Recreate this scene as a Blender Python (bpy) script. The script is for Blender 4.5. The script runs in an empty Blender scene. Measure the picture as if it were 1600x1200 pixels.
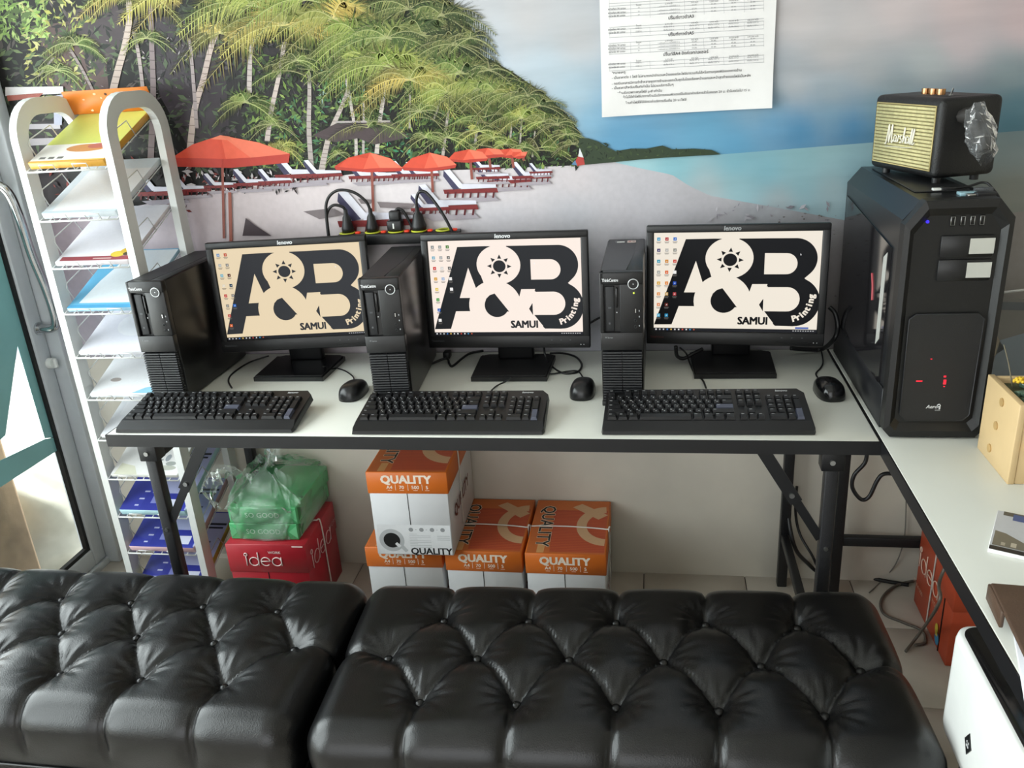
import bpy, bmesh, math, random
import numpy as np
from mathutils import Matrix, Vector

random.seed(7)
S = bpy.context.scene
COL = S.collection
PI = math.pi

# ------------------------------------------------------------------ camera
CAMP = (0.426846, -1.693233, 1.549678)
YAW, PIT, ROL, FPX = 0.1782996, 0.3702218, -0.0671976, 1313.128
_fw = np.array([-math.sin(YAW), math.cos(YAW), 0.]); _rt = np.array([math.cos(YAW), math.sin(YAW), 0.]); _up = np.array([0, 0, 1.])
_f = math.cos(PIT)*_fw - math.sin(PIT)*_up; _u = math.sin(PIT)*_fw + math.cos(PIT)*_up
_r3 = math.cos(ROL)*_rt + math.sin(ROL)*_u; _u3 = -math.sin(ROL)*_rt + math.cos(ROL)*_u
cam_d = bpy.data.cameras.new('camera'); cam = bpy.data.objects.new('camera', cam_d); COL.objects.link(cam)
cam_d.sensor_width = 36; cam_d.lens = FPX*36/1600; cam_d.clip_start = .02
cam.matrix_world = Matrix(((_r3[0], _u3[0], -_f[0], CAMP[0]), (_r3[1], _u3[1], -_f[1], CAMP[1]), (_r3[2], _u3[2], -_f[2], CAMP[2]), (0, 0, 0, 1)))
S.camera = cam
def at(px, py, ax, val):
    "photo pixel -> point on the plane coordinate[ax] = val (survey of the room)"
    d = _f + _r3*(px-800)/FPX + _u3*(600-py)/FPX
    t = (val-CAMP[ax])/d[ax]
    return [CAMP[i]+t*d[i] for i in range(3)]

# ------------------------------------------------------------------ world, sun, exposure
S.view_settings.view_transform = 'Standard'; S.view_settings.look = 'None'
EXPO = .55
S.view_settings.exposure = EXPO; S.view_settings.gamma = 1.0; S.view_settings.use_curve_mapping = False
W = bpy.data.worlds.new('overcast_sky'); S.world = W; W.use_nodes = True
_bg = W.node_tree.nodes['Background']; _bg.inputs[0].default_value = (.93, .97, 1.0, 1); _bg.inputs[1].default_value = 1.35
def lamp(name, kind, loc, direction, energy, color=(1, 1, 1), **kw):
    d = bpy.data.lights.new(name, kind); d.energy = energy; d.color = color
    for k, v in kw.items(): setattr(d, k, v)
    o = bpy.data.objects.new(name, d); COL.objects.link(o); o.location = loc
    o.rotation_euler = Vector(direction).to_track_quat('-Z', 'Y').to_euler(); return o
lamp('sun', 'SUN', (-4, 3, 6), (.04, -.72, -.69), 9.0, (1, .96, .9), angle=math.radians(3))
# daylight entering by the two glazed openings of the shop (left door front, street front)
lamp('daylight_left_glazing', 'AREA', (-1.75, -1.0, 1.45), (1, .05, -.22), 74, (.95, .98, 1), shape='RECTANGLE', size=2.6, size_y=2.0)
lamp('daylight_shop_front', 'AREA', (-.5, -3.35, 1.7), (.05, 1, -.2), 9, (1, .99, .96), shape='RECTANGLE', size=2.4, size_y=1.9)

# ------------------------------------------------------------------ colours and materials
def lin(h):
    if not isinstance(h, str): return tuple(h)
    h = h.lstrip('#'); o = []
    for i in (0, 2, 4):
        v = int(h[i:i+2], 16)/255
        o.append(v/12.92 if v <= .04045 else ((v+.055)/1.055)**2.4)
    return tuple(o)
MATS = {}
def pm(name, col, rough=.5, metal=0, var=.08, scale=25, bump=0, bscale=300, coat=0, spec=.5, emis=None, estr=1, alpha=1, trans=0):
    "procedural principled material: noise-varied colour and roughness, optional fine bump"
    if name in MATS: return MATS[name]
    m = bpy.data.materials.new(name); m.use_nodes = True; nt = m.node_tree; b = nt.nodes['Principled BSDF']
    c = lin(col)
    co = nt.nodes.new('ShaderNodeTexCoord'); nz = nt.nodes.new('ShaderNodeTexNoise'); nz.inputs['Scale'].default_value = scale; nz.inputs['Detail'].default_value = 4
    nt.links.new(co.outputs['Object'], nz.inputs['Vector'])
    rp = nt.nodes.new('ShaderNodeValToRGB')
    rp.color_ramp.elements[0].position = .3; rp.color_ramp.elements[1].position = .7
    rp.color_ramp.elements[0].color = tuple(max(0, x*(1-var)) for x in c)+(1,); rp.color_ramp.elements[1].color = tuple(min(1, x*(1+var)) for x in c)+(1,)
    nt.links.new(nz.outputs['Fac'], rp.inputs['Fac']); nt.links.new(rp.outputs['Color'], b.inputs['Base Color'])
    b.inputs['Roughness'].default_value = rough; b.inputs['Metallic'].default_value = metal
    b.inputs['Specular IOR Level'].default_value = spec; b.inputs['Coat Weight'].default_value = coat; b.inputs['Coat Roughness'].default_value = .15
    if emis is not None:
        b.inputs['Emission Color'].default_value = lin(emis)+(1,); b.inputs['Emission Strength'].default_value = estr
    b.inputs['Alpha'].default_value = alpha
    b.inputs['Transmission Weight'].default_value = trans
    if bump:
        n2 = nt.nodes.new('ShaderNodeTexNoise'); n2.inputs['Scale'].default_value = bscale; n2.inputs['Detail'].default_value = 3
        bp = nt.nodes.new('ShaderNodeBump'); bp.inputs['Strength'].default_value = bump; bp.inputs['Distance'].default_value = .002
        nt.links.new(co.outputs['Object'], n2.inputs['Vector']); nt.links.new(n2.outputs['Fac'], bp.inputs['Height']); nt.links.new(bp.outputs['Normal'], b.inputs['Normal'])
    MATS[name] = m; return m
def print_mat(name, rough=.5, emis=0, bump=0, coat=0, var=.05, scale=120, stretch=None, spec=.5):
    "flat print: colour from the mesh colour attribute, broken up by a fine noise"
    m = bpy.data.materials.new(name); m.use_nodes = True; nt = m.node_tree; b = nt.nodes['Principled BSDF']
    a = nt.nodes.new('ShaderNodeAttribute'); a.attribute_name = 'ink'; b.inputs['Specular IOR Level'].default_value = spec
    b.inputs['Roughness'].default_value = rough; b.inputs['Coat Weight'].default_value = coat
    if emis:
        b.inputs['Base Color'].default_value = (.01, .01, .012, 1)
        b.inputs['Specular IOR Level'].default_value = .06; nt.links.new(a.outputs['Color'], b.inputs['Emission Color']); b.inputs['Emission Strength'].default_value = emis
    else:
        co = nt.nodes.new('ShaderNodeTexCoord'); nz = nt.nodes.new('ShaderNodeTexNoise'); nz.inputs['Scale'].default_value = scale
        nz.inputs['Detail'].default_value = 4
        if stretch:
            mp = nt.nodes.new('ShaderNodeMapping'); mp.inputs['Rotation'].default_value = (0, stretch[0], 0); mp.inputs['Scale'].default_value = stretch[1:]
            nt.links.new(co.outputs['Object'], mp.inputs['Vector']); nt.links.new(mp.outputs[0], nz.inputs['Vector'])
        else: nt.links.new(co.outputs['Object'], nz.inputs['Vector'])
        mr =  nt.nodes.new('ShaderNodeMapRange'); mr.inputs['To Min'].default_value = 1-var; mr.inputs['To Max'].default_value = 1+var
        nt.links.new(nz.outputs['Fac'], mr.inputs['Value'])
        vm = nt.nodes.new('ShaderNodeVectorMath'); vm.operation = 'SCALE'
        nt.links.new(a.outputs['Color'], vm.inputs[0]); nt.links.new(mr.outputs[0], vm.inputs['Scale']); nt.links.new(vm.outputs[0], b.inputs['Base Color'])
        if bump:
            n2 = nt.nodes.new('ShaderNodeTexNoise'); n2.inputs['Scale'].default_value = 9; n2.inputs['Detail'].default_value = 3
            bp = nt.nodes.new('ShaderNodeBump'); bp.inputs['Strength'].default_value = bump; bp.inputs['Distance'].default_value = .004
            nt.links.new(co.outputs['Object'], n2.inputs['Vector']); nt.links.new(n2.outputs['Fac'], bp.inputs['Height']); nt.links.new(bp.outputs['Normal'], b.inputs['Normal'])
    MATS[name] = m; return m
def clear_mat(name, tint=(1, 1, 1), gloss=.12, rough=.03, bump=0, bscale=30, fog=0, fogcol=(.9, .93, .95)):
    "thin clear sheet: transparent, with a fresnel gloss (and a little white fog for plastic film)"
    m = bpy.data.materials.new(name); m.use_nodes = True; nt = m.node_tree
    for n in list(nt.nodes): nt.nodes.remove(n)
    o = nt.nodes.new('ShaderNodeOutputMaterial'); t = nt.nodes.new('ShaderNodeBsdfTransparent'); t.inputs[0].default_value = tint+(1,)
    g = nt.nodes.new('ShaderNodeBsdfGlossy'); g.inputs['Roughness'].default_value = rough
    lw = nt.nodes.new('ShaderNodeLayerWeight'); lw.inputs['Blend'].default_value = gloss
    mx = nt.nodes.new('ShaderNodeMixShader')
    nt.links.new(lw.outputs['Fresnel'], mx.inputs[0]); nt.links.new(t.outputs[0], mx.inputs[1]); nt.links.new(g.outputs[0], mx.inputs[2])
    out = mx
    co = nt.nodes.new('ShaderNodeTexCoord')
    if fog:
        d = nt.nodes.new('ShaderNodeBsdfDiffuse'); d.inputs[0].default_value = fogcol+(1,)
        nz = nt.nodes.new('ShaderNodeTexNoise'); nz.inputs['Scale'].default_value = 14; nz.inputs['Detail'].default_value = 5; nt.links.new(co.outputs['Object'], nz.inputs['Vector'])
        mr = nt.nodes.new('ShaderNodeMapRange'); mr.inputs['From Min'].default_value = .35; mr.inputs['From Max'].default_value = .75; mr.inputs['To Min'].default_value = fog*.3; mr.inputs['To Max'].default_value = fog*1.6
        nt.links.new(nz.outputs['Fac'], mr.inputs['Value'])
        m2 = nt.nodes.new('ShaderNodeMixShader'); nt.links.new(mr.outputs[0], m2.inputs[0]); nt.links.new(mx.outputs[0], m2.inputs[1]); nt.links.new(d.outputs[0], m2.inputs[2]); out = m2
    if bump:
        n2 = nt.nodes.new('ShaderNodeTexNoise'); n2.inputs['Scale'].default_value = bscale; n2.inputs['Detail'].default_value = 3; nt.links.new(co.outputs['Object'], n2.inputs['Vector'])
        bp = nt.nodes.new('ShaderNodeBump'); bp.inputs['Strength'].default_value = bump; bp.inputs['Distance'].default_value = .01
        nt.links.new(n2.outputs['Fac'], bp.inputs['Height']); nt.links.new(bp.outputs['Normal'], g.inputs['Normal'])
    nt.links.new(out.outputs[0], o.inputs[0]); MATS[name] = m; return m

INK = print_mat('ink_matte', .6)
INKG = print_mat('ink_gloss', .3, coat=.15)
MURAL = print_mat('mural_vinyl_print', .36, bump=.25, var=.1, scale=60, spec=.18)
MURAL_SKY = print_mat('mural_sky_print', .36, var=.20, scale=1, stretch=(-.30, 3.2, 1, 17), spec=.18)
SCREEN = print_mat('lit_screen', .35, emis=1.0)
PLASTIC = pm('black_plastic', '#101012', .40, bump=.08, bscale=900)
PLASTIC2 = pm('charcoal_plastic', '#1c1d20', .5, bump=.1, bscale=900)
GLOSSB = pm('gloss_black', '#0c0c0e', .18)
CORD = pm('cord_rubber', '#121214', .45)
STEEL = pm('chrome_steel', '#c4c6c8', .16, 1)
BOLT = pm('zinc_bolt', '#b9b9b7', .3, 1)
WHITEP = pm('white_plastic', '#dfe1de', .4, var=.03)

# ------------------------------------------------------------------ mesh builder
_TC = {}
def text2d(body, size, align='CENTER', bold=0., shear=0., res=2, font_space=1.):
    k = (body, align, bold, shear, res, font_space)
    if k not in _TC:
        c = bpy.data.curves.new('lettering', 'FONT'); c.body = body; c.size = 1; c.align_x = align; c.align_y = 'CENTER'; c.shear = shear; c.resolution_u = res
        c.space_character = font_space
        o = bpy.data.objects.new('lettering', c); m = o.to_mesh()
        V0 = [(v.co.x, v.co.y) for v in m.vertices]; F0 = [tuple(p.vertices) for p in m.polygons]; V1 = []; F1 = []
        for q, (ox, oy) in enumerate(((-1, -.6), (1, -.6), (1, .6), (-1, .6), (0, 0)) if bold else ((0, 0),)):
            F1 += [tuple(i+len(V1) for i in f) for f in F0]; V1 += [(x+ox*bold, y+oy*bold, q) for x, y in V0]
        _TC[k] = (V1, F1)
        o.to_mesh_clear(); bpy.data.objects.remove(o); bpy.data.curves.remove(c)
    v, f = _TC[k]
    return [(x*size, y*size, q) for x, y, q in v], f
def catmull(pts, n=8, closed=False):
    P = [Vector(p) for p in pts]; out = []
    if len(P) < 3 and not closed: return P
    m = len(P); rng = range(m if closed else m-1)
    for i in rng:
        if closed: a, b, c, d = P[(i-1) % m], P[i], P[(i+1) % m], P[(i+2) % m]
        else: a, b, c, d = P[max(i-1, 0)], P[i], P[i+1], P[min(i+2, m-1)]
        for k in range(n):
            t = k/n
            out.append(.5*((2*b)+(c-a)*t+(2*a-5*b+4*c-d)*t*t+(3*b-a-3*c+d)*t**3))
    if not closed: out.append(P[-1])
    return out
class MB:
    def __init__(s): s.v = []; s.f = []; s.c = []; s.sm = []; s.m = None; s.col = None; s.smooth = False
    def add(s, verts, faces, col=None, smooth=None):
        b = len(s.v); M = s.m
        for p in verts: s.v.append(tuple(M @ Vector(p)) if M is not None else tuple(p))
        c = col if col is not None else s.col
        if c is not None: c = lin(c)
        sm = s.smooth if smooth is None else smooth
        for f in faces: s.f.append(tuple(b+i for i in f)); s.c.append(c); s.sm.append(sm)
        return s
    def box(s, lo, hi, col=None):
        x0, y0, z0 = lo; x1, y1, z1 = hi
        return s.add([(x0, y0, z0), (x1, y0, z0), (x1, y1, z0), (x0, y1, z0), (x0, y0, z1), (x1, y0, z1), (x1, y1, z1), (x0, y1, z1)],
            [(3, 2, 1, 0), (4, 5, 6, 7), (0, 1, 5, 4), (1, 2, 6, 5), (2, 3, 7, 6), (3, 0, 4, 7)], col, False)
    def rbox(s, lo, hi, r=.004, seg=2, col=None, smooth=True):
        bm = bmesh.new(); bmesh.ops.create_cube(bm, size=1)
        for v in bm.verts: v.co = Vector([lo[i]+(v.co[i]+.5)*(hi[i]-lo[i]) for i in range(3)])
        bmesh.ops.bevel(bm, geom=list(bm.edges), offset=r, segments=seg, profile=.5, affect='EDGES')
        bm.verts.index_update()
        s.add([v.co.copy() for v in bm.verts], [[v.index for v in f.verts] for f in bm.faces], col, smooth); bm.free(); return s
    def prism(s, poly, axis, a, b, col=None, smooth=False):
        "extrude a 2D polygon along axis (0: poly is y,z  1: poly is x,z  2: poly is x,y)"
        n = len(poly)
        def P(p, t): return (t, p[0], p[1]) if axis == 0 else (p[0], t, p[1]) if axis == 1 else (p[0], p[1], t)
        v = [P(p, a) for p in poly]+[P(p, b) for p in poly]
        f = [tuple(range(n)), tuple(range(2*n-1, n-1, -1))]+[(i, n+i, n+(i+1) % n, (i+1) % n) for i in range(n)]
        return s.add(v, f, col, smooth)
    def tube(s, pts, r, n=8, col=None, curve=8, closed=False, caps=True, rfun=None):
        P = catmull(pts, curve, closed) if curve else [Vector(p) for p in pts]
        m = len(P); ring = []; up = Vector((0, 0, 1)); prev = None
        for i, p in enumerate(P):
            if closed: t = (P[(i+1) % m]-P[i-1])
            else: t = P[min(i+1, m-1)]-P[max(i-1, 0)]
            t = t.normalized() if t.length > 1e-9 else Vector((1, 0, 0))
            if prev is None:
                a = t.cross(up)
                if a.length < 1e-3: a = t.cross(Vector((1, 0, 0)))
            else: a = prev-t*prev.dot(t)
            a.normalize(); prev = a; b = t.cross(a)
            rr = rfun(i/(m-1)) if rfun else r
            ring.append([p+(a*math.cos(2*PI*k/n)+b*math.sin(2*PI*k/n))*rr for k in range(n)])
        v = [q for R in ring for q in R]; f = []
        for i in range(m if closed else m-1):
            j = (i+1) % m
            for k in range(n): f.append((i*n+k, i*n+(k+1) % n, j*n+(k+1) % n, j*n+k))
        if caps and not closed: f.append(tuple(range(n-1, -1, -1))); f.append(tuple((m-1)*n+k for k in range(n)))
        return s.add(v, f, col, True)
    def cyl(s, p0, p1, r, n=14, col=None, r1=None):
        p0 = Vector(p0); p1 = Vector(p1); t = (p1-p0).normalized(); a = t.cross(Vector((0, 0, 1)))
        if a.length < 1e-3: a = Vector((1, 0, 0))
        a.normalize(); b = t.cross(a); r1 = r if r1 is None else r1
        v = [p0+(a*math.cos(2*PI*k/n)+b*math.sin(2*PI*k/n))*r for k in range(n)]+[p1+(a*math.cos(2*PI*k/n)+b*math.sin(2*PI*k/n))*r1 for k in range(n)]
        s.add(v, [(k, (k+1) % n, n+(k+1) % n, n+k) for k in range(n)], col, True)
        return s.add(v, [tuple(range(n-1, -1, -1)), tuple(range(n, 2*n))], col, False)
    def ball(s, c, r, nu=16, nv=10, col=None, fun=None):
        rx, ry, rz = (r, r, r) if not hasattr(r, '__len__') else r
        v = []; f = []
        for j in range(nv+1):
            th = PI*j/nv
            for i in range(nu):
                ph = 2*PI*i/nu; d = (math.sin(th)*math.cos(ph), math.sin(th)*math.sin(ph), math.cos(th))
                k = fun(d) if fun else 1
                v.append((c[0]+rx*d[0]*k, c[1]+ry*d[1]*k, c[2]+rz*d[2]*k))
        for j in range(nv):
            for i in range(nu): f.append((j*nu+i, (j+1)*nu+i, (j+1)*nu+(i+1) % nu, j*nu+(i+1) % nu))
        return s.add(v, f, col, True)
    def lathe(s, prof, n=20, c=(0, 0, 0), col=None):
        v = []; f = []
        for r, z in prof:
            for k in range(n): v.append((c[0]+r*math.cos(2*PI*k/n), c[1]+r*math.sin(2*PI*k/n), c[2]+z))
        for j in range(len(prof)-1):
            for k in range(n): f.append((j*n+k, j*n+(k+1) % n, (j+1)*n+(k+1) % n, (j+1)*n+k))
        return s.add(v, f, col, True)
    def poly(s, pts, col=None): return s.add(pts, [tuple(range(len(pts)))], col, False)
    def text(s, body, o, xd, yd, size, col=None, align='CENTER', bold=0., shear=0., res=2, sp=1.):
        v, f = text2d(body, size, align, bold, shear, res, sp); o = Vector(o); xd = Vector(xd); yd = Vector(yd)
        nn = xd.cross(yd).normalized()*1.5e-5; return s.add([o+xd*x+yd*y+nn*q for x, y, q in v], f, col, False)
    def build(s, name, mat, parent=None, kind=None):
        me = bpy.data.meshes.new(name); me.from_pydata(s.v, [], s.f)
        me.polygons.foreach_set('use_smooth', s.sm)
        if any(c is not None for c in s.c):
            at_ = me.color_attributes.new('ink', 'FLOAT_COLOR', 'CORNER')
            ls = np.zeros(len(me.polygons), dtype=np.int32); me.polygons.foreach_get('loop_total', ls)
            arr = np.array([(c or (.8, .8, .8))+(1,) for c in s.c], dtype=np.float32)
            at_.data.foreach_set('color', np.repeat(arr, ls, axis=0).ravel())
        me.materials.append(mat); me.update()
        o = bpy.data.objects.new(name, me); COL.objects.link(o)
        if parent is not None: o.parent = parent
        if kind: o['kind'] = kind
        return o
def tag(o, label, cat, group=None):
    o['label'] = label; o['category'] = cat
    if group: o['group'] = group
    return o
def thing(name, label, cat, loc=(0, 0, 0), rot=(0, 0, 0), group=None):
    o = bpy.data.objects.new(name, None); COL.objects.link(o); o.location = loc; o.rotation_euler = rot; o.empty_display_size = .05
    return tag(o, label, cat, group)
def inst(o, name, parent, loc=None, rot=None):
    c = o.copy(); c.name = name; COL.objects.link(c); c.parent = parent
    if loc is not None: c.location = loc
    if rot is not None: c.rotation_euler = rot
    return c
def cord(name, pts, r, label, mat=None, cat='cable', group=None, n=7):
    return tag(MB().tube(pts, r, n).build(name, mat or CORD), label, cat, group)

# ------------------------------------------------------------------ the setting
WY = .60; XL = -1.46; TOPZ = .75
PLASTER = pm('stained_cream_plaster', '#cfc9bd', .75, var=.1, scale=3.2, bump=.15, bscale=60)
TILE = pm('beige_floor_tile', '#b9b1a6', .28, var=.09, scale=9, bump=.03, bscale=40)
GROUT = pm('dark_grout', '#5c564f', .85)
CEIL = pm('white_ceiling_paint', '#d8d8d4', .8, var=.03)
ALU = pm('powder_coated_aluminium', '#c3c8cc', .38, .1, var=.03)
GASKET = pm('black_rubber_gasket', '#0d0e10', .6)
def structure(name, mb, mat): return mb.build(name, mat, kind='structure')
fl = structure('floor', MB().box((XL-.02, -3.6, -.12), (2.9, WY, -.004)), GROUT)
tm = MB().rbox((0, 0, -.012), (.307, .307, 0), .0015, 1)
t0 = None
for i in range(-1, 14):
    for j in range(-12, 2):
        x = .709+.31*(i-7); y = .066+.31*j
        if x < XL-.3 or x+.307 > 2.9 or y < -3.6: continue
        if t0 is None: t0 = tm.build('tile', TILE, fl); t0.location = (x, y, 0)
        else: inst(t0, 'tile', fl, (x, y, 0))
structure('wall_back', MB().box((XL-.05, WY, -.1), (2.9, WY+.15, 2.9)), PLASTER)
structure('wall_right', MB().box((2.75, -3.6, -.1), (2.9, WY, 2.9)), PLASTER)
structure('ceiling', MB().box((XL-.3, -3.75, 2.75), (2.9, WY+.15, 2.9)), CEIL)
wf = MB(); wf.box((.9, -3.75, -.1), (2.9, -3.6, 2.75)); wf.box((XL-.3, -3.75, 2.55), (.9, -3.6, 2.75))
structure('wall_front', wf, PLASTER)
wl = MB(); wl.box((XL-.16, -3.6, 2.45), (XL-.02, WY, 2.75)); wl.box((XL-.16, -3.6, -.1), (XL-.02, -2.45, 2.45))
structure('wall_left', wl, PLASTER)

# glazed sliding door in the left wall
GLASS = clear_mat('door_glass', (.93, .96, .95), .1, .01)
dr = thing('door_1', 'white aluminium framed glass sliding door', 'door'); dr['kind'] = 'structure'
del dr['category']
MB().rbox((XL-.06, .555, 0), (XL+.055, WY-.002, 2.45), .003).rbox((XL-.06, -2.45, 2.38), (XL+.055, .555, 2.45), .003).rbox((XL-.06, -2.45, -.004), (XL+.02, .555, .022), .003).build('door_frame', ALU, dr)
for y0, y1 in ((.497, .552), (-.98, -.90), (-2.4, -2.33)):
    MB().rbox((XL-.03, y0, .024), (XL+.012, y1, 2.375), .004).build('door_stile', ALU, dr)
for z0, z1 in ((.024, .085), (2.3, 2.375)):
    MB().rbox((XL-.028, -2.33, z0), (XL+.01, .497, z1), .004).build('door_rail', ALU, dr)
MB().box((XL-.012, -.90, .085), (XL+.004, .497, .098)).box((XL-.012, .484, .098), (XL+.004, .497, 2.3)).build('glass_gasket', GASKET, dr)
MB().box((XL-.012, -.90, .09), (XL-.006, .494, 2.3)).build('glass_pane', GLASS, dr)
MB().box((XL-.012, -2.33, .09), (XL-.006, -.98, 2.3)).build('glass_pane', GLASS, dr)
hx = XL+.012
hd = MB().tube([(hx, .53, .86), (hx+.05, .53, .862), (hx+.068, .53, .89), (hx+.066, .528, .98), (hx+.06, .515, 1.09), (hx+.066, .50, 1.20), (hx+.066, .485, 1.275), (hx+.045, .475, 1.305), (hx, .472, 1.31)], .013, 14, curve=6)
hd.cyl((hx, .53, .86), (hx+.006, .53, .86), .02); hd.cyl((hx, .472, 1.31), (hx+.006, .472, 1.31), .02)
hd.build('door_handle', STEEL, dr)
MB().cyl((hx, .535, .745), (hx+.018, .535, .745), .017).rbox((hx+.018, .53, .73), (hx+.028, .54, .76), .002).build('lock_knob', WHITEP, dr)
# teal vinyl with a triangular cut-out stuck on the glass
TEAL = pm('teal_vinyl_film', '#7fb4b4', .35, var=.1, scale=6)  # base colour lightened to stand in for daylight shining through the film
def gl(px, py): return at(px, py, 0, XL-.005)
st = MB()
def gpoly(pp, col=None):
    a = [gl(*p) for p in pp]; n = len(a)
    st.add(a+[(p[0]+.0012, p[1], p[2]) for p in a], [tuple(range(n)), tuple(range(2*n-1, n-1, -1))]+[(i, (i+1) % n, n+(i+1) % n, n+i) for i in range(n)])
gpoly([(27, 540), (70, 685), (90, 682), (33, 482)]); gpoly([(-40, 340), (-10, 340), (33, 482), (27, 540)]); gpoly([(-40, 340), (27, 540), (8, 680), (-60, 740), (-80, 500)])
gpoly([(90, 683), (70, 686), (-60, 748), (-60, 800), (92, 702)])
st.build('glass_sticker', TEAL, dr)
# out of doors
GROUND = pm('pale_sunlit_concrete', '#cfcdc8', .9, var=.1, scale=2)
structure('ground_outside', MB().box((-14, -14, -.3), (XL-.16, 9, -.14)).box((XL-.16, -14, -.3), (9, -3.75, -.14)), GROUND)
STONE = pm('weathered_tan_stone', '#8d7860', .9, var=.35, scale=7, bump=.5, bscale=30)
sb = MB().rbox((-1.98, .22, -.14), (-1.66, .50, .60), .02).rbox((-2.0, .2, .60), (-1.63, .52, .66), .02).rbox((-1.98, .24, .66), (-1.72, .48, .72), .02)
tag(sb.build('stone_block', STONE), 'weathered tan stone pillar with stepped top standing outside the glass door', 'stone pillar')
FILM = clear_mat('cloudy_plastic_film', (1, 1, 1), .12, .25, .6, 25, .38)
SACK = pm('cloudy_white_sack', '#b9b8ae', .5, var=.2, scale=8, bump=.4, bscale=25)
rs = random.Random(3); ph = [rs.uniform(0, 6) for _ in range(8)]
tag(MB().ball((-1.83, .72, .05), (.17, .19, .22), 28, 18, fun=lambda d: 1+.06*math.sin(5*d[0]+ph[0])+.05*math.sin(7*d[1]+3*d[2]+ph[1])+.03*math.sin(13*d[2]+ph[2]+6*d[0])).build('plastic_sack', SACK), 'cloudy white plastic sack slumped outside the glass door', 'sack')

# ------------------------------------------------------------------ wall mural (flat vinyl print of a beach)
def MU(px, py, d=0.):
    p = at(px, py, 1, WY-.0022); return (p[0], WY-.0022-d, p[2])
MZ0 = .735
mural = thing('wall_mural', 'large vinyl mural of a palm beach with red parasols and grey sea sky', 'mural', (0, 0, 0))
MB().box((-1.405, WY-.002, MZ0), (2.7, WY-.0002, 2.6), '#b9b4b8').build('vinyl_sheet', INK, mural)
def idw(ctrl, P):
    C = np.array([c[:2] for c in ctrl], float); K = np.array([lin(c[2]) for c in ctrl])
    d = ((P[:, None, :]-C[None])**2).sum(2)+500.; w = d**-1.7
    return (w@K)/w.sum(1)[:, None]
def region(name, xs, top, bot, ny, ctrl, d, mat=None):
    "a print field between two curves (photo pixels), colour blended between sampled inks"
    xs = np.array(xs, float); pts = []
    for j in range(ny+1):
        for x in xs: a, b = top(x), bot(x); pts.append((x, a+(b-a)*j/ny))
    P = np.array(pts); col = idw(ctrl, P); n = len(xs)
    rs = np.random.RandomState(5)
    V = [MU(x, y, d) for x, y in pts]
    V = [(v[0], v[1], max(v[2], MZ0)) for v in V]
    F = [(j*n+i, (j+1)*n+i, (j+1)*n+i+1, j*n+i+1) for j in range(ny) for i in range(n-1)]
    me = bpy.data.meshes.new(name); me.from_pydata(V, [], F)
    ca = me.color_attributes.new('ink', 'FLOAT_COLOR', 'POINT'); ca.data.foreach_set('color', np.hstack([col, np.ones((len(col), 1))]).astype(np.float32).ravel())
    me.materials.append(mat or MURAL); o = bpy.data.objects.new(name, me); COL.objects.link(o); o.parent = mural; return o
def interp(pts):
    X = [p[0] for p in pts]; Y = [p[1] for p in pts]
    return lambda x: float(np.interp(x, X, Y))
horizon = interp([(-80, 330), (300, 300), (560, 268), (760, 262), (900, 254), (965, 251), (1040, 246), (1105, 243), (1600, 204), (2100, 160)])
beach = interp([(-80, 331), (300, 301), (560, 269), (760, 263), (900, 255), (962, 254), (1000, 263), (1050, 273), (1076, 290), (1110, 306), (1200, 322), (1330, 346), (1500, 345), (1600, 330), (2100, 330)])
sky_c = [(650, -60, '#b9b9bd'), (820, 30, '#bab8bb'), (900, 60, '#b4b4b8'), (850, 110, '#adbac5'), (900, 150, '#a3b8c6'), (925, 185, '#7fa8c2'), (960, 215, '#5f95b8'), (1000, 232, '#5b93b7'), (1100, 205, '#6299b9'),
    (1200, 190, '#5a8fb4'), (1190, 172, '#8aa6b8'), (1250, 30, '#bcb6b8'), (1300, 80, '#b4b0b2'), (1240, 130, '#a9abb0'), (1300, 150, '#969fa6'), (1250, 205, '#4b82a8'), (1330, 200, '#44799f'), (1300, 175, '#6c90a8'),
    (1400, 20, '#bfb4b6'), (1500, 10, '#c5b4b6'), (1500, 60, '#b9acb0'), (1600, 30, '#c0adb0'), (1450, 100, '#a5aaad'), (1360, 110, '#a3a5a9'), (1400, 140, '#8b969c'), (1580, 120, '#88959a'), (1590, 160, '#5a7c8a'), (1580, 195, '#4f7483'), (1450, 190, '#4d7a94'),
    (745, 30, '#bcbdc2'), (760, 80, '#a9b9c8'), (790, 60, '#b7bac0'), (1050, 60, '#b7b5b8'), (1000, -80, '#c0bdbf'), (1500, -80, '#c6bcbe'), (2000, 20, '#b8adb0'), (2000, 170, '#557a88'), (1385, 212, '#4a7a98'), (1500, 205, '#4a7288'), (1150, 228, '#5b93b5'), (1380, 170, '#71909f'), (1340, 50, '#b9b3b5')]
sea_c = [(1150, 256, '#7aabbb'), (1250, 248, '#86adb6'), (1300, 232, '#8fb0b7'), (1200, 266, '#7aa9b8'), (1050, 257, '#85b5c1'), (1000, 258, '#9cc2ca'), (1150, 290, '#91b5be'), (1250, 290, '#82a6b0'), (1330, 260, '#809fa9'), (1300, 300, '#90a3a9'), (1590, 230, '#868f8f'), (1590, 300, '#83857f'), (1220, 315, '#9aa3a8'), (1110, 300, '#a9b6bb'), (1590, 215, '#6f8288')]
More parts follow.
